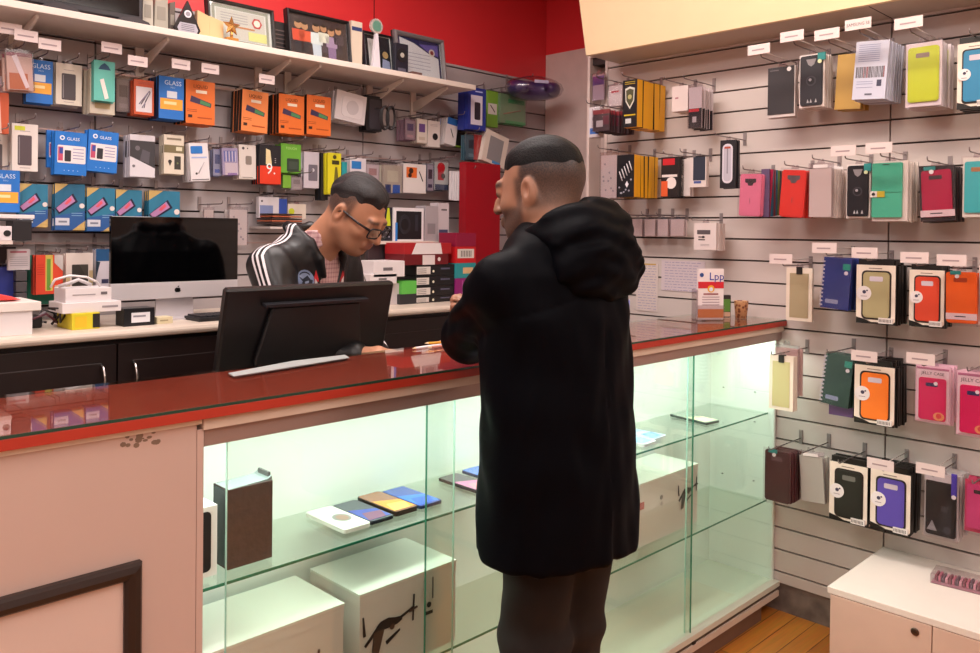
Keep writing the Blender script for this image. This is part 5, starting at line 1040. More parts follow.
def dc_people(m, w, h):
    m.box(-w*.46, -.0034, h*.06, w*.46, -.003, h*.94, '3a2830')
    person_fig(m, -w*.32, h*.12, h*.7, 'd84a34', '2a2230'); person_fig(m, -w*.22, h*.14, h*.66, 'e05a40', '2c2430'); person_fig(m, -w*.04, h*.1, h*.72, 'd8d8e0', 'c8cce0'); person_fig(m, w*.08, h*.2, h*.62, 'e0d8d0', '4a3a48'); person_fig(m, w*.2, h*.1, h*.68, 'a88ab0', '8a6a98'); person_fig(m, w*.32, h*.22, h*.6, '4a3a48', '3a2c38')
def dc_diploma(m, w, h):
    m.box(-w*.42, -.0034, h*.09, w*.42, -.003, h*.91, '2c2a5a'); m.prism([(-w*.38, h*.12), (w*.38, h*.12), (w*.38, h*.55), (w*.2, h*.62), (-w*.1, h*.8), (-w*.38, h*.88)], -.004, -.003, 'dcd2e0'); m.prism([(w*.0, h*.8), (w*.38, h*.85), (w*.38, h*.6), (w*.2, h*.64)], -.0042, -.003, '6a5aa8')
    m.disc(w*.25, h*.66, w*.06, -.0048, -.003, 'd8c8c0', 14); m.disc(w*.25, h*.66, w*.035, -.0054, -.003, '8a2a30', 10); [m.box(-w*.25, -.0044, h*(.25+.08*k), w*.2, -.003, h*(.265+.08*k), 'a8a0b8') for k in range(5)]
def dc_white(m, w, h):
    m.box(-w*.42, -.0034, h*.06, w*.42, -.003, h*.94, '20202c'); m.prism([(-w*.3, h*.15), (w*.05, h*.15), (w*.0, h*.85), (-w*.32, h*.85)], -.004, -.003, 'e4dce8'); m.disc(-w*.08, h*.6, w*.08, -.0046, -.003, 'c05a60', 10); m.disc(w*.25, h*.5, w*.1, -.004, -.003, 'c8a070', 10); m.prism([(w*.1, 0.01), (w*.4, .01), (w*.38, h*.35), (w*.15, h*.4)], -.004, -.003, 'a8a8d0')
frame_item(208, 3, 275, 'framed certificate with a red seal on the high shelf', 3.04, '2e2826', dc_cert, .012)
frame_item(288, 14, 351, 'framed group photo of people on the high shelf', 3.02, '1c1618', dc_people, .012)
frame_item(364, 33, 394, 'dark picture frame with a bright white figure, behind the round trophy', 3.06, '1c1a24', dc_white, .008)
frame_item(396, 34, 446, 'grey framed diploma with a purple corner, rightmost on the high shelf', 3.05, '6e686a', dc_diploma, .022)
t, w, h = shelf_item('black_plaque', 'plaque', 271, 23, 292, 'black plaque between the certificate and the group photo', 3.06, .02, '')
MB().box(-w/2, -.008, 0, w/2, .012, h, mat('1a1618', .4)).build('plaque', t, bevel=.001); m = MB(); [m.box(-w*.35, -.009, h*(.25+.12*k), w*.3, -.008, h*(.28+.12*k), '5a4a48') for k in range(5)]; m.build('engraving', t)
t, w, h = shelf_item('white_booklet', 'booklet', 350, 22, 361, 'narrow cream booklet right of the group photo', 3.05, .02, '')
MB().box(-w/2, -.01, 0, w/2, .015, h, mat('d6c8b4', .5)).build('booklet', t, bevel=.001); m = MB(); m.box(-w*.45, -.011, h*.8, w*.45, -.01, h*.88, '2a3a6a'); m.build('stripe', t)
t, w, h = shelf_item('round_trophy', 'trophy', 370, 19, 382, 'small clear trophy with a round green medallion', 2.99, .02, '')
m = MB(); m.disc(0, h-w*.5, w*.5, -.006, .006, mat('c8c8cc', .2, metal=.6), 20); m.disc(0, h-w*.5, w*.36, -.007, .007, '5a8a78', 18); m.build('medallion', t)
m = MB(); m.prism([(-.022, 0), (.022, 0), (.006, h-w), (-.006, h-w)], -.008, .008, mat('d8d4de', .1, coat=.5)); m.build('stem', t)
t, w, h = shelf_item('black_medal', 'award', 394, 44, 407, 'black award with a round dial, in front of the grey framed diploma', 3.0, .02, '')
MB().box(-w/2, -.01, 0, w/2, .01, h, mat('1c1c2c', .35)).build('block', t, bevel=.003); m = MB(); m.disc(0, h*.62, w*.42, -.0125, -.01, '17161c', 20); m.disc(0, h*.62, w*.15, -.0135, -.01, 'b8b4a8', 12); m.box(-w*.3, -.0115, h*.1, w*.3, -.01, h*.2, '5a5868'); m.build('dial', t)
t = empty('wood_base', (on_y(415, 80, 2.965)[0], 2.965, ST+.001), label='small brown block at the shelf edge in front of the diploma', cat='block'); MB().box(-.03, -.015, 0, .03, .015, .014, mat('6a4c48', .5)).build('block', t)
t, w, h = shelf_item('triangle_award', 'award', 174, 1, 200, 'black triangular award with a round badge, left part of the high shelf', 3.0, .02, '')
m = MB(); m.prism([(-w*.5, h*.2), (-w*.42, .012), (w*.42, .012), (w*.5, h*.2), (0, h)], -.006, .008, mat('17131a', .25)); m.box(-w*.4, -.014, 0, w*.4, .02, .012, mat('17131a', .25)); m.build('plaque', t)
m = MB(); m.prism([(-w*.4, h*.2), (-w*.34, h*.1), (w*.34, h*.1), (w*.4, h*.2), (w*.3, h*.36), (-w*.3, h*.36)], -.007, -.006, 'a8a4ae'); [m.box(-w*.25, -.0076, h*(.15+.05*k), w*.25, -.006, h*(.165+.05*k), '5a5662') for k in range(4)]; m.disc(0, h*.62, w*.14, -.007, -.006, 'dcd8e0', 16); m.disc(0, h*.62, w*.09, -.0076, -.006, '8a8690', 12); m.build('engraving', t)
AMB = mat('d8b88a', .15, coat=.6)
for k, (x0, y0, x1, lab) in enumerate(((196, 12, 208, 'amber glass block right of the triangular award'), (208, 18, 222, 'second amber glass block, beside the gold star'))):
    t, w, h = shelf_item('glass_award', 'award', x0, y0, x1, lab, 3.02, .02, ''); m = MB(); m.prism([(-w/2, 0), (w/2, 0), (w/2, h*.86), (-w/2, h)], -.012, .012, AMB); m.build('block', t)
t, w, h = shelf_item('star_trophy', 'trophy', 222, 16, 241, 'gold star trophy in front of the framed certificate', 2.985, .02, '')
GOLD = mat('c89858', .25, metal=.8)
m = MB(); st = [((w*.5 if i % 2 == 0 else w*.22)*math.cos(PI/2+i*PI/5), h*.62+(w*.5 if i % 2 == 0 else w*.22)*math.sin(PI/2+i*PI/5)) for i in range(10)]
for i in range(10): m.add([(0, -.018, h*.62), (st[i][0], 0, st[i][1]), (st[(i+1) % 10][0], 0, st[(i+1) % 10][1]), (0, .01, h*.62)], [(0, 2, 1), (3, 1, 2)], GOLD)
m.build('star', t); m = MB(); m.box(-w*.3, -.012, 0, w*.3, .012, .02, GOLD); m.tube([(0, 0, .018), (0, 0, h*.45)], .006, GOLD); m.build('stand', t)
for k, (x0, y0, x1, c, lab) in enumerate(((141, -12, 152, 'b8b4a8', 'clear glass award right of the black display on the high shelf'), (153, -10, 167, 'a8a498', 'grey glass award left of the triangular one'), (168, 2, 174, '6a625c', 'thin grey award at the left of the triangle'))):
    t, w, h = shelf_item('glass_award', 'award', x0, y0, x1, lab, 3.04, .02, ''); m = MB(); m.prism([(-w/2, 0), (w/2, 0), (w*.44, h), (-w*.4, h*.94)], -.012, .012, mat(c, .15, coat=.6)); m.build('block', t); m = MB(); m.box(-w*.3, -.0128, h*.3, w*.3, -.012, h*.6, '8a8478'); m.build('engraving', t)
t = empty('television', (on_y(70, 5, 3.02)[0], 3.02, ST+.001), label='black flat television standing at the left end of the high shelf', cat='television')
xa = on_y(-60, 0, 3.02)[0]-t.location.x; xb = on_y(141, 12, 3.02)[0]-t.location.x
MB().box(xa, -.02, .02, xb, .02, .46, mat('17101a', .3)).build('casing', t, bevel=.004); MB().box(xa+.015, -.0215, .04, xb-.015, -.02, .445, mat('0a080c', .1)).build('screen', t)
for x in (-.05, .19): m = MB(); m.prism([(x-.06, 0), (x+.06, 0), (x+.05, .012), (x+.01, .022), (x-.01, .022), (x-.05, .012)], -.07, -.03, mat('2a2228', .4)); m.box(x-.012, -.04, .01, x+.012, .03, .02, '2a2228'); m.build('foot', t)
# hanging rails on the back wall
for z, x0, x1, lab in ((2.075, .2, 2.45, 'top'), (1.845, .2, 2.9, 'second'), (1.44, .2, 2.0, 'lowest')):
    t = empty('hang_rail', ((x0+x1)/2, YB-.02, z), label='long thin metal rail across the back wall, %s one' % lab, cat='rail', group='metal rails across the back wall')
    MB().box(-(x1-x0)/2, -.004, -.003, (x1-x0)/2, .0, .003, mat('b8a09c', .35, metal=.6)).build('bar', t)
    for k in range(int((x1-x0)/.5)+1): MB().box(-(x1-x0)/2+.5*k, .0, -.012, -(x1-x0)/2+.5*k+.012, .019, .012, WIRE).build('rail_clip', t)
# ---------------------------------------------------------------- people: smooth bodies from distance fields
f32 = np.float32
def surf_nets(fn, xs, ys, zs):
    X, Y, Z = np.meshgrid(xs.astype(f32), ys.astype(f32), zs.astype(f32), indexing='ij')
    V = fn(X, Y, Z); ins = V < 0
    c = ins.astype(np.uint8); s = c[:-1, :-1, :-1]+c[1:, :-1, :-1]+c[:-1, 1:, :-1]+c[1:, 1:, :-1]+c[:-1, :-1, 1:]+c[1:, :-1, 1:]+c[:-1, 1:, 1:]+c[1:, 1:, 1:]
    I, J, K = np.nonzero((s > 0) & (s < 8)); n = len(I)
    idx = -np.ones(s.shape, np.int64); idx[I, J, K] = np.arange(n)
    ax = (xs, ys, zs); acc = np.zeros((n, 3)); cnt = np.zeros(n)
    crn = [(a, b, d) for a in (0, 1) for b in (0, 1) for d in (0, 1)]
    for p in crn:
        for d in range(3):
            if p[d]: continue
            q = list(p); q[d] = 1
            v0 = V[I+p[0], J+p[1], K+p[2]]; v1 = V[I+q[0], J+q[1], K+q[2]]; m = (v0 < 0) != (v1 < 0)
            t = np.where(m, v0/np.where(m, v0-v1, 1), 0)
            P0 = np.stack([xs[I+p[0]], ys[J+p[1]], zs[K+p[2]]], 1); P1 = np.stack([xs[I+q[0]], ys[J+q[1]], zs[K+q[2]]], 1)
            acc += np.where(m[:, None], P0+(P1-P0)*t[:, None], 0); cnt += m
    vs = acc/cnt[:, None]; faces = []
    for d in range(3):
        a, b = [(1, 2), (2, 0), (0, 1)][d]
        A = np.take(ins, range(0, ins.shape[d]-1), axis=d); Bq = np.take(ins, range(1, ins.shape[d]), axis=d)
        G = np.argwhere(A != Bq); G = G[(G[:, a] > 0) & (G[:, b] > 0) & (G[:, a] < ins.shape[a]-1) & (G[:, b] < ins.shape[b]-1)]
        ea = np.zeros(3, int); ea[a] = 1; eb = np.zeros(3, int); eb[b] = 1
        q = [G-ea-eb, G-eb, G, G-ea]; Q = np.stack([idx[k[:, 0], k[:, 1], k[:, 2]] for k in q], 1)
        o = ins[G[:, 0], G[:, 1], G[:, 2]]; Q[~o] = Q[~o][:, ::-1]; faces.append(Q)
    return vs, np.concatenate(faces)
def sd_cone(P, a, b, r1, r2):
    a = np.array(a, f32); ba = np.array(b, f32)-a; X, Y, Z = P[0]-a[0], P[1]-a[1], P[2]-a[2]
    t = np.clip((X*ba[0]+Y*ba[1]+Z*ba[2])/float(ba@ba), 0, 1)
    return np.sqrt((X-t*ba[0])**2+(Y-t*ba[1])**2+(Z-t*ba[2])**2)-(r1+(r2-r1)*t)
def sd_ell(P, c, r):
    x, y, z = (P[0]-c[0])/r[0], (P[1]-c[1])/r[1], (P[2]-c[2])/r[2]; k = np.sqrt(x*x+y*y+z*z); g = np.sqrt((x/r[0])**2+(y/r[1])**2+(z/r[2])**2)+1e-6
    return k*(k-1)/g
def smin(a, b, k): h = np.clip(.5+.5*(b-a)/k, 0, 1); return b+(a-b)*h-k*h*(1-h)
def smax(a, b, k): return -smin(-a, -b, k)
def chain(P, pts, rs, k=.012):
    d = None
    for i in range(len(pts)-1):
        e = sd_cone(P, pts[i], pts[i+1], rs[i], rs[i+1]); d = e if d is None else smin(d, e, k)
    return d
def column(P, zs, rx, ry, cx, cy, z0, z1):
    Z = P[2]; a = np.interp(Z, zs, rx).astype(f32); b = np.interp(Z, zs, ry).astype(f32); x = (P[0]-np.interp(Z, zs, cx))/a; y = (P[1]-np.interp(Z, zs, cy))/b
    k = np.sqrt(x*x+y*y)+1e-6; g = np.sqrt((x/a)**2+(y/b)**2)+1e-6; d = (k*(k-1)/g).astype(f32)
    return smax(smax(d, Z-z1, .02), z0-Z, .012)
def to_head(P, c, yaw, pitch):
    """world-of-body to head frame; +y is the face, yaw turns left, pitch looks down"""
    x, y, z = P[0]-c[0], P[1]-c[1], P[2]-c[2]; cy_, sy_ = math.cos(yaw), math.sin(yaw); x, y = x*cy_+y*sy_, -x*sy_+y*cy_
    cp, sp = math.cos(pitch), math.sin(pitch); return (x, y*cp-z*sp, y*sp+z*cp)
def from_head(v, c, yaw, pitch):
    x, y, z = v; cp, sp = math.cos(pitch), math.sin(pitch); y, z = y*cp+z*sp, -y*sp+z*cp
    cy_, sy_ = math.cos(yaw), math.sin(yaw); return Vector((c[0]+x*cy_-y*sy_, c[1]+x*sy_+y*cy_, c[2]+z))
def sd_head(h):
    d = sd_ell(h, (0, -.018, .03), (.076, .097, .09)); d = smin(d, sd_ell(h, (0, .028, -.03), (.062, .064, .08)), .03)
    d = smin(d, sd_ell(h, (0, .042, -.082), (.046, .046, .034)), .03)
    d = smin(d, sd_ell(h, (0, .066, -.099), (.022, .018, .016)), .02)
    for s in (-1, 1):
        d = smin(d, sd_ell(h, (s*.038, .055, -.026), (.02, .024, .018)), .02)
        d = smin(d, sd_cone(h, (s*.062, -.0, -.05), (s*.03, .05, -.09), .022, .018), .025)
        d = smax(d, -sd_ell(h, (s*.031, .104, .004), (.017, .014, .011)), .012)
        d = smin(d, sd_ell(h, (s*.031, .082, .003), (.0135, .0125, .011)), .004)
    d = smin(d, sd_cone(h, (-.034, .082, .024), (.034, .082, .024), .011, .011), .016)
    d = smin(d, chain(h, [(0, .094, .01), (0, .106, -.012), (0, .114, -.028)], [.0075, .009, .0125]), .012)
    for s in (-1, 1): d = smin(d, sd_ell(h, (s*.012, .102, -.031), (.0085, .011, .008)), .006)
    d = smin(d, sd_cone(h, (-.019, .093, -.056), (.019, .093, -.056), .0065, .0065), .008); d = smin(d, sd_cone(h, (-.016, .092, -.067), (.016, .092, -.067), .007, .007), .008)
    d = smax(d, -sd_ell(h, (0, .104, -.0615), (.023, .007, .002)), .003)
    for s in (-1, 1):
        e = sd_ell(h, (s*.080, -.014, -.006), (.012, .018, .030)); e = smax(e, -sd_ell(h, (s*.092, -.010, -.004), (.011, .010, .019)), .003); e = smin(e, sd_ell(h, (s*.078, -.008, -.03), (.007, .009, .01)), .006); d = smin(d, e, .006)
    return d
def skin_shader(name, skin, hair, lip, eye='1c1614'):
    """skin with hair, lip and lid colours of the person, driven by soft vertex masks"""
    m = bpy.data.materials.new(name); m.use_nodes = True; nt = m.node_tree; b = nt.nodes['Principled BSDF']; b.inputs['Roughness'].default_value = .5
    b.inputs['Subsurface Weight'].default_value = .08; b.inputs['Subsurface Radius'].default_value = (.02, .008, .004)
    tc = nt.nodes.new('ShaderNodeTexCoord'); n = nt.nodes.new('ShaderNodeTexNoise'); n.inputs['Scale'].default_value = 30; nt.links.new(tc.outputs['Object'], n.inputs['Vector'])
    r = nt.nodes.new('ShaderNodeValToRGB'); c = lin(skin); r.color_ramp.elements[0].color = tuple(x*.85 for x in c[:3])+(1,); r.color_ramp.elements[1].color = tuple(min(1, x*1.1) for x in c[:3])+(1,)
    nt.links.new(n.outputs['Fac'], r.inputs[0]); col = r.outputs[0]
    n2 = nt.nodes.new('ShaderNodeTexNoise'); n2.inputs['Scale'].default_value = 350; nt.links.new(tc.outputs['Object'], n2.inputs['Vector'])
    for an, h in (('mask_hair', hair), ('mask_lip', lip), ('mask_eye', eye)):
        a = nt.nodes.new('ShaderNodeAttribute'); a.attribute_name = an; mx = nt.nodes.new('ShaderNodeMixRGB'); mx.inputs[2].default_value = lin(h)
        src = a.outputs['Fac']
        if an == 'mask_hair':
            ad = nt.nodes.new('ShaderNodeMath'); ad.operation = 'MULTIPLY_ADD'; ad.inputs[1].default_value = .5; nt.links.new(n2.outputs['Fac'], ad.inputs[0]); ad.inputs[2].default_value = .72
            ml = nt.nodes.new('ShaderNodeMath'); ml.operation = 'MULTIPLY'; ml.use_clamp = True; nt.links.new(src, ml.inputs[0]); nt.links.new(ad.outputs[0], ml.inputs[1]); src = ml.outputs[0]
        nt.links.new(src, mx.inputs[0]); nt.links.new(col, mx.inputs[1]); col = mx.outputs[0]
    nt.links.new(col, b.inputs['Base Color']); return m
def sg(x, w): return 1/(1+np.exp(np.clip(-x/w, -30, 30)))
def set_masks(o, **k):
    for n, v in k.items():
        a = o.data.attributes.new(n, 'FLOAT', 'POINT'); a.data.foreach_set('value', np.clip(v, 0, 1).astype(f32))
def mesh_obj(name, vs, fs, mats, parent, pick=None, smooth_it=0):
    me = bpy.data.meshes.new(name); me.from_pydata(vs.tolist(), [], fs.tolist())
    for m in mats: me.materials.append(m)
    me.polygons.foreach_set('use_smooth', [True]*len(fs))
    if pick is not None: me.polygons.foreach_set('material_index', pick(vs[fs].mean(1)).astype(int).tolist())
    me.update(); o = bpy.data.objects.new(name, me); COL.objects.link(o); o.parent = parent
    if smooth_it: s = o.modifiers.new('smooth', 'SMOOTH'); s.factor = .5; s.iterations = smooth_it
    return o
def axis(lo, hi, fine, coarse, spans):
    """grid coordinates, fine inside the spans and coarse elsewhere"""
    v = [lo]
    while v[-1] < hi: v.append(v[-1]+(fine if any(a <= v[-1] <= b for a, b in spans) else coarse))
    return np.array(v)
def hand(P, wrist, palm, fdir, side, curl, thumb_side):
    """palm and five bent fingers; fdir: finger direction, side: across the knuckles, curl: palm-facing direction"""
    w = Vector(wrist); pc = Vector(palm); f = Vector(fdir).normalized(); s = Vector(side).normalized(); c = Vector(curl).normalized()
    d = sd_cone(P, w, pc, .024, .028)
    for k in (-1, 1): d = smin(d, sd_cone(P, w+s*.012*k, pc+f*.03+s*.024*k, .014, .014), .014)
    for i, (L, off) in enumerate(((.068, .033), (.078, .011), (.074, -.011), (.056, -.032))):
        a = pc+f*.036+s*off*thumb_side; b = a+(f*.9+c*.35).normalized()*L*.45; e = b+(f*.45+c*.85).normalized()*L*.33; g = e+(f*.1+c).normalized()*L*.26
        d = smin(d, chain(P, [a, b, e, g], [.0095, .0085, .0078, .0065], .004), .005)
    a = w+s*.024*thumb_side+f*.02; b = a+(s*.6*thumb_side+f*.7+c*.3).normalized()*.035; e = b+(s*.1*thumb_side+f*.8+c*.5).normalized()*.03
    return smin(d, chain(P, [a, b, e], [.013, .011, .008], .006), .008)
def skin_mat(c, c2):
    m = mat(c, .5, noise=.08, scale=25, bump=.05); return m
def wr(P, seed, amp, fx=18, fz=30):
    """soft cloth creases"""
    X, Y, Z = P; return (amp*np.sin(fz*Z+3*np.sin(fx*X+seed)+2.2*np.sin(fx*.7*Y+seed*2))*np.sin(fx*.6*X+seed*1.7+2*np.sin(9*Z))).astype(f32)

# ======== customer in the dark coat
cu = empty('person', (1.409, 1.191, 0), label='person in a long black hooded coat leaning on the counter, back to the camera', cat='person')
HC = (.013, .072, 1.594); HY = math.radians(14); HP = math.radians(8)
SHL, ELL, HAL = (-.168, .02, 1.385), (-.03, .262, 1.243), (.12, .34, 1.235)
SHR, ELR, HAR = (.172, .02, 1.385), (.17, .28, 1.235), (.04, .345, 1.285)
def c_body(X, Y, Z):
    P = (X, Y, Z); d = sd_head(to_head(P, HC, HY, HP)); d = smin(d, sd_cone(P, (.0, .0, 1.44), (.01, .03, 1.55), .062, .058), .03)
    b = column(P, [.8, .95, 1.2, 1.4, 1.48], [.14, .15, .14, .16, .07], [.10, .11, .09, .09, .06], [0]*5, [0]*5, .8, 1.5); d = smin(d, b, .03)
    for sh, el, wr_ in ((SHL, ELL, HAL), (SHR, ELR, HAR)): d = smin(d, chain(P, [sh, el, wr_], [.05, .04, .028]), .03)
    for s in (-1, 1): d = smin(d, chain(P, [(s*.062, 0, .85), (s*.07, .02, .48), (s*.085, -.02, .1), (s*.085, .08, .05)], [.055, .042, .034, .028]), .03)
    d = smin(d, hand(P, HAR, (.012, .33, 1.30), (-.8, -.35, .1), (0, .1, 1), (.2, -.9, -.1), 1), .012)
    return smin(d, hand(P, HAL, (.165, .33, 1.235), (.9, -.1, 0), (0, .2, 1), (0, .9, -.2), 1), .012)
xs = axis(-.26, .28, .004, .012, [(-.14, .14)]); ys = axis(-.14, .48, .004, .012, [(-.07, .18), (.25, .42)]); zs = axis(-.02, 1.75, .004, .02, [(1.21, 1.33), (1.47, 1.75)])
vs, fs = surf_nets(c_body, xs, ys, zs)
ob = mesh_obj('body', vs, fs, [skin_shader('skin_customer', 'a57860', '2a2120', '8a5848')], cu, None, 2)
def ear_m(h): return sg(np.abs(h[0])-.068, .0015)*sg(1-((h[1]+.013)/.021)**2-((h[2]+.008)/.034)**2, .08)
h = to_head((vs[:, 0], vs[:, 1], vs[:, 2]), HC, HY, HP); ear = ear_m(h); up = sg(vs[:, 2]-1.455, .004)
hair = sg(.016-.25*np.abs(h[2]-.02)-h[1], .003)*sg(h[2]+.05, .006)
hair = np.maximum(hair, sg(h[2]-.062, .004))
side = sg(.026-h[1], .003)*sg(h[1]-.004, .003)*sg(np.abs(h[0])-.05, .003)*sg(h[2]+.05, .003)*sg(.03-h[2], .003)
beard = sg(-.034-h[2], .003)*sg(h[1]-(.0+.25*(-.04-h[2])), .004)*sg(h[2]+.128, .003)*(1-sg(.018-np.abs(h[0]), .003)*sg(h[2]+.072, .002)*sg(-.05-h[2], .002))
brow = sg(np.abs(h[0])-.012, .002)*sg(.052-np.abs(h[0]), .002)*sg(h[1]-.07, .002)*sg(h[2]-.017, .0015)*sg(.029-h[2], .0015)
lid = sg(.005-np.abs(h[2]-.001), .001)*sg(.013-np.abs(np.abs(h[0])-.031), .002)*sg(h[1]-.078, .002)
set_masks(ob, mask_hair=np.maximum.reduce([hair*np.clip(.84+(h[2]-.0)*3.2, .68, 1), side*.8, beard*.82, brow])*(1-ear)*up, mask_lip=sg(.02-np.abs(h[0]), .003)*sg(h[1]-.085, .002)*sg(h[2]+.074, .002)*sg(-.05-h[2], .002)*.7*up, mask_eye=lid*up)
HAIRB = mat('0a080a', .6, noise=.4, scale=260, bump=.25); HAIRB.node_tree.nodes['Principled BSDF'].inputs['Specular IOR Level'].default_value = .2
def c_hair(X, Y, Z):
    h = to_head((X, Y, Z), HC, HY, HP); q = h[2]-(.046+.10*np.maximum(0, h[1]-.05)-.12*np.maximum(0, -.03-h[1]))
    t = np.clip(q/.045, -1, 1)*.0065+.005*np.clip((h[1]-.0)/.07, 0, 1)*np.clip(q/.04, 0, 1)-.0015
    return sd_ell(h, (0, -.018, .03), (.076, .097, .09))-t+.0005*np.sin(190*h[0]+50*h[1])
hx = np.arange(-.12, .16, .0035); vs, fs = surf_nets(c_hair, hx, np.arange(-.08, .2, .0035), np.arange(1.56, 1.76, .0035)); mesh_obj('hair', vs, fs, [HAIRB], cu, None, 1)
COATM = mat('05060b', .55, noise=.15, scale=200, bump=.03); COATM.node_tree.nodes['Principled BSDF'].inputs['Specular IOR Level'].default_value = .05
HEM = .808
def c_coat(X, Y, Z):
    P = (X, Y, Z)
    d = column(P, [.74, .9, 1.05, 1.2, 1.32, 1.41, 1.47, 1.52], [.205, .209, .202, .195, .198, .182, .138, .085], [.16, .155, .148, .142, .135, .12, .105, .085], [0]*8, [-.01, -.01, -.005, 0, 0, 0, 0, .005], HEM, 1.52)
    d = smin(d, chain(P, [SHL, ELL, (.09, .335, 1.24)], [.068, .06, .05], .02), .035); d = smin(d, chain(P, [SHR, ELR, (.07, .335, 1.28)], [.068, .062, .046], .02), .035)
    d = smax(d, -sd_cone(P, (0, .01, 1.5), (.01, .03, 1.6), .055, .06), .012)
    d = d+wr(P, 1.3, .0035)+wr(P, 4.1, .0022, 40, 22)
    arm = np.exp(-((X+.1)**2+(Y-.16)**2+(Z-1.32)**2)/.012); d = d+(arm*.007*np.sin(80*(Z+.6*Y-.4*X)+3*np.sin(14*Z))).astype(f32)
    d = d+(.003*np.exp(-((Z-1.345-.03*np.cos(12*X))/.004)**2)*(Y < 0)).astype(f32)
    d = d+(.004*np.exp(-((np.abs(X)-.005)/.004)**2)*(Y < -.05)*(Z < 1.3)).astype(f32)
    return d
vs, fs = surf_nets(c_coat, np.arange(-.3, .32, .007), np.arange(-.22, .45, .007), np.arange(.72, 1.56, .007))
coat = mesh_obj('coat', vs, fs, [COATM], cu, None, 2)
def c_hood(X, Y, Z):
    P = (X, Y, Z)
    d = sd_ell(P, (.01, -.075, 1.48), (.125, .088, .082)); d = smin(d, sd_ell(P, (.02, -.10, 1.42), (.14, .055, .075)), .04); d = smin(d, sd_ell(P, (.05, -.06, 1.52), (.075, .07, .058)), .03)
    a = np.arctan2(X, Y-.005); R = np.sqrt(X**2+(Y-.005)**2); zc = 1.487+.045*np.cos(a+PI)
    tor = np.sqrt((R-.092)**2+((Z-zc)*.75)**2)-.022; d = smin(d, tor, .025)
    d = smax(d, -sd_cone(P, (.01, .015, 1.50), (.02, .04, 1.66), .068, .08), .015); d = smax(d, -sd_ell(P, (.03, .14, 1.55), (.06, .09, .06)), .01)
    d = d+(.005*np.exp(-((sd_ell(P, (.0, -.05, 1.56), (.15, .14, .13)))/.01)**2)).astype(f32)
    fold = .0035*np.sin(85*(Z+.55*np.abs(X-.02)+.25*Y))*np.clip((1.56-Z)/.06, 0, 1)+.002*np.sin(150*(Z-.4*X)+6*np.sin(20*X))
    return (d+fold).astype(f32)
vs, fs = surf_nets(c_hood, np.arange(-.2, .22, .006), np.arange(-.24, .18, .006), np.arange(1.3, 1.64, .006))
mesh_obj('hood', vs, fs, [COATM], coat, None, 2)
def c_trous(X, Y, Z):
    P = (X, Y, Z); d = chain(P, [(-.052, 0, .86), (-.055, .02, .48), (-.07, -.0, .1)], [.08, .078, .068]); e = chain(P, [(.062, -.01, .86), (.085, .04, .48), (.09, -.02, .1)], [.088, .078, .068]); d = smin(d, e, .015)
    d = smin(d, sd_ell(P, (0, 0, .9), (.14, .12, .1)), .03); d = smax(d, .055-Z, .006)
    return d+wr(P, 3.3, .005, 20, 26)+(.005*np.sin(60*Z+6*X)*np.exp(-((Z-.6)/.07)**2)).astype(f32)
vs, fs = surf_nets(c_trous, np.arange(-.24, .26, .009), np.arange(-.22, .2, .009), np.arange(.02, 1.02, .009))
mesh_obj('trousers', vs, fs, [mat('140e0c', .9, noise=.15, scale=60)], cu, None, 2)
def shoe(par, x, y, rz=0, c='17120f'):
    def f(X, Y, Z):
        P = (X, Y, Z); d = sd_ell(P, (0, .10, .035), (.048, .08, .045)); d = smin(d, sd_ell(P, (0, -.0, .05), (.04, .07, .055)), .03); d = smin(d, sd_cone(P, (0, -.02, .06), (0, -.02, .11), .042, .045), .02); return smax(d, .001-Z, .004)
    vs, fs = surf_nets(f, np.arange(-.08, .08, .008), np.arange(-.11, .22, .008), np.arange(-.012, .14, .008)); o = mesh_obj('shoe', vs, fs, [mat(c, .4)], par, None, 1); o.location = (x, y, 0); o.rotation_euler = (0, 0, rz)
shoe(cu, -.08, 0.0, .1); shoe(cu, .09, -.02, -.15)

# ======== worker behind the counter
wk = empty('person', (1.47, 2.42, 0), (0, 0, math.radians(200)), label='person with glasses in a black track jacket with white stripes looking down behind the counter', cat='person')
WC_ = (-.02, .262, 1.552); WY = math.radians(0); WP = math.radians(36)
WSR, WER, WHR = (.185, .085, 1.385), (.25, .22, 1.13), (.20, .44, 1.135)
WSL, WEL, WHL = (-.185, .085, 1.385), (-.25, .13, 1.13), (-.12, .36, .97)
def w_body(X, Y, Z):
    P = (X, Y, Z); d = sd_head(to_head(P, WC_, WY, WP)); d = smin(d, sd_cone(P, (.0, .09, 1.41), (-.01, .205, 1.525), .064, .058), .03)
    b = column(P, [.8, .95, 1.2, 1.38, 1.47], [.14, .15, .14, .15, .07], [.10, .11, .09, .09, .06], [0]*5, [-.02, 0, .04, .075, .09], .8, 1.48); d = smin(d, b, .03)
    for sh, el, w_ in ((WSR, WER, WHR), (WSL, WEL, WHL)): d = smin(d, chain(P, [sh, el, w_], [.05, .04, .027]), .03)
    for s in (-1, 1): d = smin(d, chain(P, [(s*.09, -.02, .85), (s*.10, 0, .48), (s*.11, -.03, .1), (s*.11, .06, .05)], [.08, .055, .04, .03]), .03)
    d = smin(d, hand(P, WHR, (.19, .48, 1.14), (-.15, .95, .1), (1, .1, 0), (-.1, .1, -1), -1), .012)
    return smin(d, hand(P, WHL, (-.10, .41, .945), (.2, .95, -.1), (1, 0, 0), (0, .1, -1), 1), .012)
xs = axis(-.32, .32, .004, .012, [(-.13, .24)]); ys = axis(-.16, .64, .004, .012, [(.1, .62)]); zs = axis(-.02, 1.72, .004, .02, [(1.07, 1.2), (1.38, 1.72)])
vs, fs = surf_nets(w_body, xs, ys, zs)
ob = mesh_obj('body', vs, fs, [skin_shader('skin_worker', 'c08a6c', '3a302e', '9a6050')], wk, None, 2)
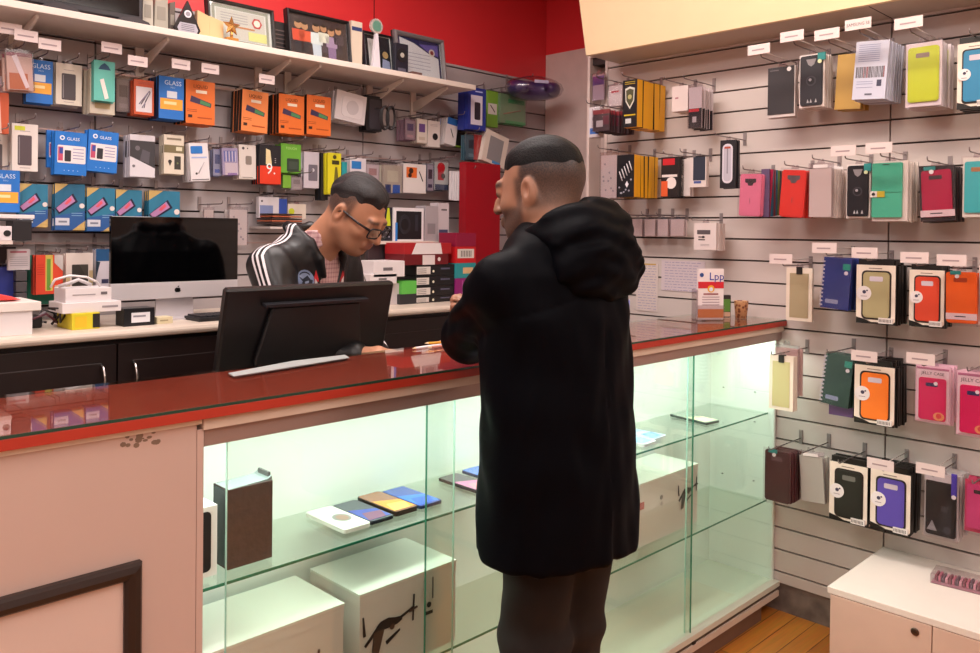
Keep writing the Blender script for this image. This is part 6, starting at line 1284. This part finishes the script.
h = to_head((vs[:, 0], vs[:, 1], vs[:, 2]), WC_, WY, WP); ear = ear_m(h); up = sg(vs[:, 2]-1.42, .004)
hair = sg(.004-h[1]+.5*np.maximum(0, h[2]-.03), .003)*sg(h[2]+.035+.2*np.minimum(0, h[1]+.02), .005)
side = sg(.020-h[1], .003)*sg(h[1]+.002, .003)*sg(np.abs(h[0])-.05, .003)*sg(h[2]+.018, .004)*.8
brow = sg(np.abs(h[0])-.010, .002)*sg(.054-np.abs(h[0]), .002)*sg(h[1]-.07, .002)*sg(h[2]-.021, .0015)*sg(.031-h[2], .0015)
lid = sg(.0035-np.abs(h[2]+.003), .001)*sg(.014-np.abs(np.abs(h[0])-.031), .002)*sg(h[1]-.078, .002)
stub = sg(-.045-h[2], .006)*sg(h[1]-.0, .01)*sg(h[2]+.125, .004)*.22
set_masks(ob, mask_hair=np.maximum.reduce([hair*.9, side, brow*.9, stub])*(1-ear)*up, mask_lip=sg(.021-np.abs(h[0]), .003)*sg(h[1]-.083, .002)*sg(h[2]+.074, .002)*sg(-.05-h[2], .002)*.8*up, mask_eye=lid*up)
def w_hair(X, Y, Z):
    h = to_head((X, Y, Z), WC_, WY, WP); lim = .052+.28*np.maximum(0, h[1]-.03)*(1+14*np.maximum(0, .0+np.abs(h[0]+.0)-.022))-.55*np.maximum(0, -h[1])
    q = h[2]-np.maximum(lim, -.005); t = np.clip(q/.03, -1, 1)*.009-.002+.004*np.clip(q/.04, 0, 1)*np.clip(h[1]/.05, 0, 1)
    return sd_ell(h, (0, -.018, .03), (.076, .097, .09))-t+.002*np.sin(150*h[0]+60*h[1]+2*np.sin(70*h[2]))
vs, fs = surf_nets(w_hair, np.arange(-.13, .1, .0035), np.arange(.1, .4, .0035), np.arange(1.45, 1.72, .0035)); mesh_obj('hair', vs, fs, [mat('1c1719', .65, noise=.5, scale=240, bump=.3)], wk, None, 1)
# glasses
gl = empty('glasses', (0, 0, 0)); gl.parent = wk
def hp(x, y, z): return from_head((x, y, z), WC_, WY, WP)
GF = mat('15121a', .3)
m = MB()
for s in (-1, 1):
    pts = [hp(s*(.033)+dx, .113-abs(s*.033+dx)*.15, z-.002) for dx, z in rr(-.026, -.017, .026, .017, .010, 3)]; m.tube(pts+[pts[0]], .0026, GF, 6, False)
m.tube([hp(-.009, .113, .005), hp(0, .114, .007), hp(.009, .113, .005)], .0016, GF, 6); m.build('frame', wk)
for s in (-1, 1): m = MB(); m.tube([hp(s*.057, .104, .007), hp(s*.074, .06, .006), hp(s*.082, -.0, .008), hp(s*.082, -.018, -.006)], [.0045, .0038, .0030, .0022], GF, 6); m.build('temple', wk)
bpy.data.objects.remove(gl)
m = MB()
for s in (-1, 1): pts = rr(-.023, -.014, .023, .015, .009, 3); m.add([hp(s*.033+dx, .113-abs(s*.033+dx)*.15, z-.002) for dx, z in pts], [tuple(range(len(pts)))], glassy('lens_glass', 'd8dcd8', .9, .02, 1.5))
m.build('lenses', wk)
# jacket with three white stripes on each shoulder and sleeve (a pattern of the cloth)
jm = bpy.data.materials.new('track_jacket'); jm.use_nodes = True; nt = jm.node_tree; L = nt.links.new; bs = nt.nodes['Principled BSDF']; bs.inputs['Roughness'].default_value = .45
tc = nt.nodes.new('ShaderNodeTexCoord'); sp = nt.nodes.new('ShaderNodeSeparateXYZ'); L(tc.outputs['Object'], sp.inputs[0])
def mth(op, a, b=None):
    n = nt.nodes.new('ShaderNodeMath'); n.operation = op
    for i, v in enumerate((a, b)):
        if v is None: continue
        if isinstance(v, (int, float)): n.inputs[i].default_value = v
        else: L(v, n.inputs[i])
    return n.outputs[0]
zdrop = mth('MAXIMUM', mth('SUBTRACT', 1.42, sp.outputs[2]), 0)
yc = mth('SUBTRACT', mth('SUBTRACT', sp.outputs[1], .085), mth('MULTIPLY', zdrop, .52))
u = mth('ABSOLUTE', yc); s1 = mth('LESS_THAN', u, .0042); s2 = mth('LESS_THAN', mth('ABSOLUTE', mth('SUBTRACT', u, .0175)), .0042)
side = mth('GREATER_THAN', mth('ABSOLUTE', sp.outputs[0]), mth('MINIMUM', mth('ADD', .085, mth('MULTIPLY', zdrop, 1.3)), .215))
fac = mth('MULTIPLY', mth('MAXIMUM', s1, s2), side)
mx = nt.nodes.new('ShaderNodeMixRGB'); mx.inputs[1].default_value = lin('0b0a0e'); mx.inputs[2].default_value = lin('e8e2e6'); L(fac, mx.inputs[0]); L(mx.outputs[0], bs.inputs['Base Color'])
def w_torso(P, g=0): return column(P, [.85, 1.0, 1.2, 1.32, 1.40, 1.45, 1.50], [.17+g, .178+g, .175+g, .185+g, .185+g, .155+g, .09+g], [.12+g, .13+g, .12+g, .12+g, .11+g, .09+g, .075+g], [0]*7, [-.02, .0, .035, .06, .075, .09, .10], .86, 1.485)
def vwedge(X, Y, Z): return smax(np.abs(X)-(.012+.30*np.maximum(0, Z-1.20)), .09-Y+0*X, .005)
def w_jacket(X, Y, Z):
    P = (X, Y, Z); d = w_torso(P); d = smin(d, chain(P, [WSR, WER, (.205, .41, 1.135)], [.07, .058, .042], .02), .035); d = smin(d, chain(P, [WSL, WEL, (-.14, .33, .99)], [.07, .058, .042], .02), .035)
    R = np.sqrt((X)**2+(Y-.125)**2); c = np.abs(R-.083-.25*(Z-1.47))-.007; c = smax(smax(c, np.abs(Z-1.478-.2*(Y-.125))-.036, .004), Y-.19, .004); d = smin(d, c, .012)
    d = smax(d, -vwedge(X, Y, Z), .006); d = smax(d, -sd_cone(P, (0, .10, 1.44), (-.01, .2, 1.58), .066, .07), .008)
    for s in (-1, 1): d = smin(d, chain(P, [(0, .035, 1.50), (s*.055, .05, 1.508), (s*.088, .10, 1.492), (s*.082, .15, 1.455), (s*.062, .18, 1.405), (s*.05, .19, 1.35)], [.016, .017, .018, .017, .011, .005], .01), .014)
    d = d+wr(P, 5.2, .0035, 20, 26)+wr(P, 2.1, .002, 44, 40)
    return d
vs, fs = surf_nets(w_jacket, np.arange(-.34, .35, .006), np.arange(-.14, .5, .006), np.arange(.83, 1.56, .006)); jk = mesh_obj('jacket', vs, fs, [jm], wk, None, 1)
def w_shirt(X, Y, Z):
    P = (X, Y, Z); d = w_torso(P, -.012); R = np.sqrt(X**2+(Y-.12)**2); c = np.abs(R-.072-.15*(Z-1.47))-.004; c = smax(c, np.abs(Z-1.465-.1*(Y-.1))-.028, .004); d = smin(d, c, .008)
    d = smax(d, -sd_cone(P, (0, .12, 1.48), (-.01, .25, 1.62), .064, .07), .006); return smax(smax(d, -smax(np.abs(X)-.25*np.maximum(0, Z-1.42), .14-Y, .003), .004), .07-Y, .004)
sm = bpy.data.materials.new('plaid_shirt'); sm.use_nodes = True; nt = sm.node_tree; L = nt.links.new; bs = nt.nodes['Principled BSDF']; bs.inputs['Roughness'].default_value = .7
tc = nt.nodes.new('ShaderNodeTexCoord'); sp = nt.nodes.new('ShaderNodeSeparateXYZ'); L(tc.outputs['Object'], sp.inputs[0])
g1 = mth('LESS_THAN', mth('FRACT', mth('MULTIPLY', sp.outputs[0], 70)), .35); g2 = mth('LESS_THAN', mth('FRACT', mth('MULTIPLY', sp.outputs[2], 70)), .35)
mx = nt.nodes.new('ShaderNodeMixRGB'); mx.inputs[1].default_value = lin('e0bcbc'); mx.inputs[2].default_value = lin('b8848c'); L(mth('MULTIPLY', mth('ADD', g1, g2), .5), mx.inputs[0]); L(mx.outputs[0], bs.inputs['Base Color'])
vs, fs = surf_nets(w_shirt, np.arange(-.2, .21, .0045), np.arange(.04, .26, .0045), np.arange(1.15, 1.54, .0045)); mesh_obj('shirt', vs, fs, [sm], wk, None, 1)
def w_trous(X, Y, Z):
    P = (X, Y, Z); d = chain(P, [(-.085, -.03, .88), (-.10, 0, .48), (-.115, -.03, .1)], [.1, .08, .065]); e = chain(P, [(.085, -.03, .88), (.10, .0, .48), (.115, -.03, .1)], [.1, .08, .065]); return smax(smin(d, e, .015), .055-Z, .006)
vs, fs = surf_nets(w_trous, np.arange(-.22, .23, .012), np.arange(-.16, .12, .012), np.arange(.02, 1.0, .012)); mesh_obj('trousers', vs, fs, [mat('17171c', .7)], wk, None, 1)
shoe(wk, -.115, -.03); shoe(wk, .115, -.03)
# badge and chest flashes lie on the jacket front
dg = bpy.context.evaluated_depsgraph_get()
from mathutils.bvhtree import BVHTree
bv = BVHTree.FromObject(jk, dg)
def on_jacket(x, z):
    hit = bv.ray_cast(Vector((x, .6, z)), Vector((0, -1, 0))); return hit[0] if hit[0] is not None else Vector((x, .2, z))
def patch(name, polys):
    m = MB()
    for pts, c, lift in polys:
        ctr = (sum(p[0] for p in pts)/len(pts), sum(p[1] for p in pts)/len(pts)); V = []
        for p in [ctr]+list(pts): q = on_jacket(*p); V.append((q.x, q.y+.0015+lift, q.z))
        n = len(pts); m.add(V, [(0, 1+i, 1+(i+1) % n) for i in range(n)], mat(c, .5))
    m.build(name, jk)
def circ(cx, cz, r, n=20): return [(cx+r*math.cos(2*PI*i/n), cz+r*math.sin(2*PI*i/n)) for i in range(n)]
BX, BZ = .118, 1.338
patch('badge', [(circ(BX, BZ, .036), '7888a8', 0), (circ(BX, BZ, .030), '1c2232', .0006), (circ(BX, BZ, .026), '8a98b4', .0012), ([(BX-.024, BZ+.004), (BX-.012, BZ+.018), (BX+.006, BZ+.006), (BX+.024, BZ+.016), (BX+.012, BZ-.006), (BX-.006, BZ-.01)], '202838', .002), ([(BX-.018, BZ-.012), (BX+.018, BZ-.012), (BX, BZ-.022)], 'c8d0e0', .002)])
for s in (1, -1):
    patch('chest_flash', [([(s*.046, 1.345), (s*.078, 1.372), (s*.086, 1.335), (s*.046, 1.30)], 'c8202c', 0), ([(s*.046, 1.322), (s*.08, 1.345), (s*.082, 1.325), (s*.046, 1.30)], 'e6dede', .0008)])
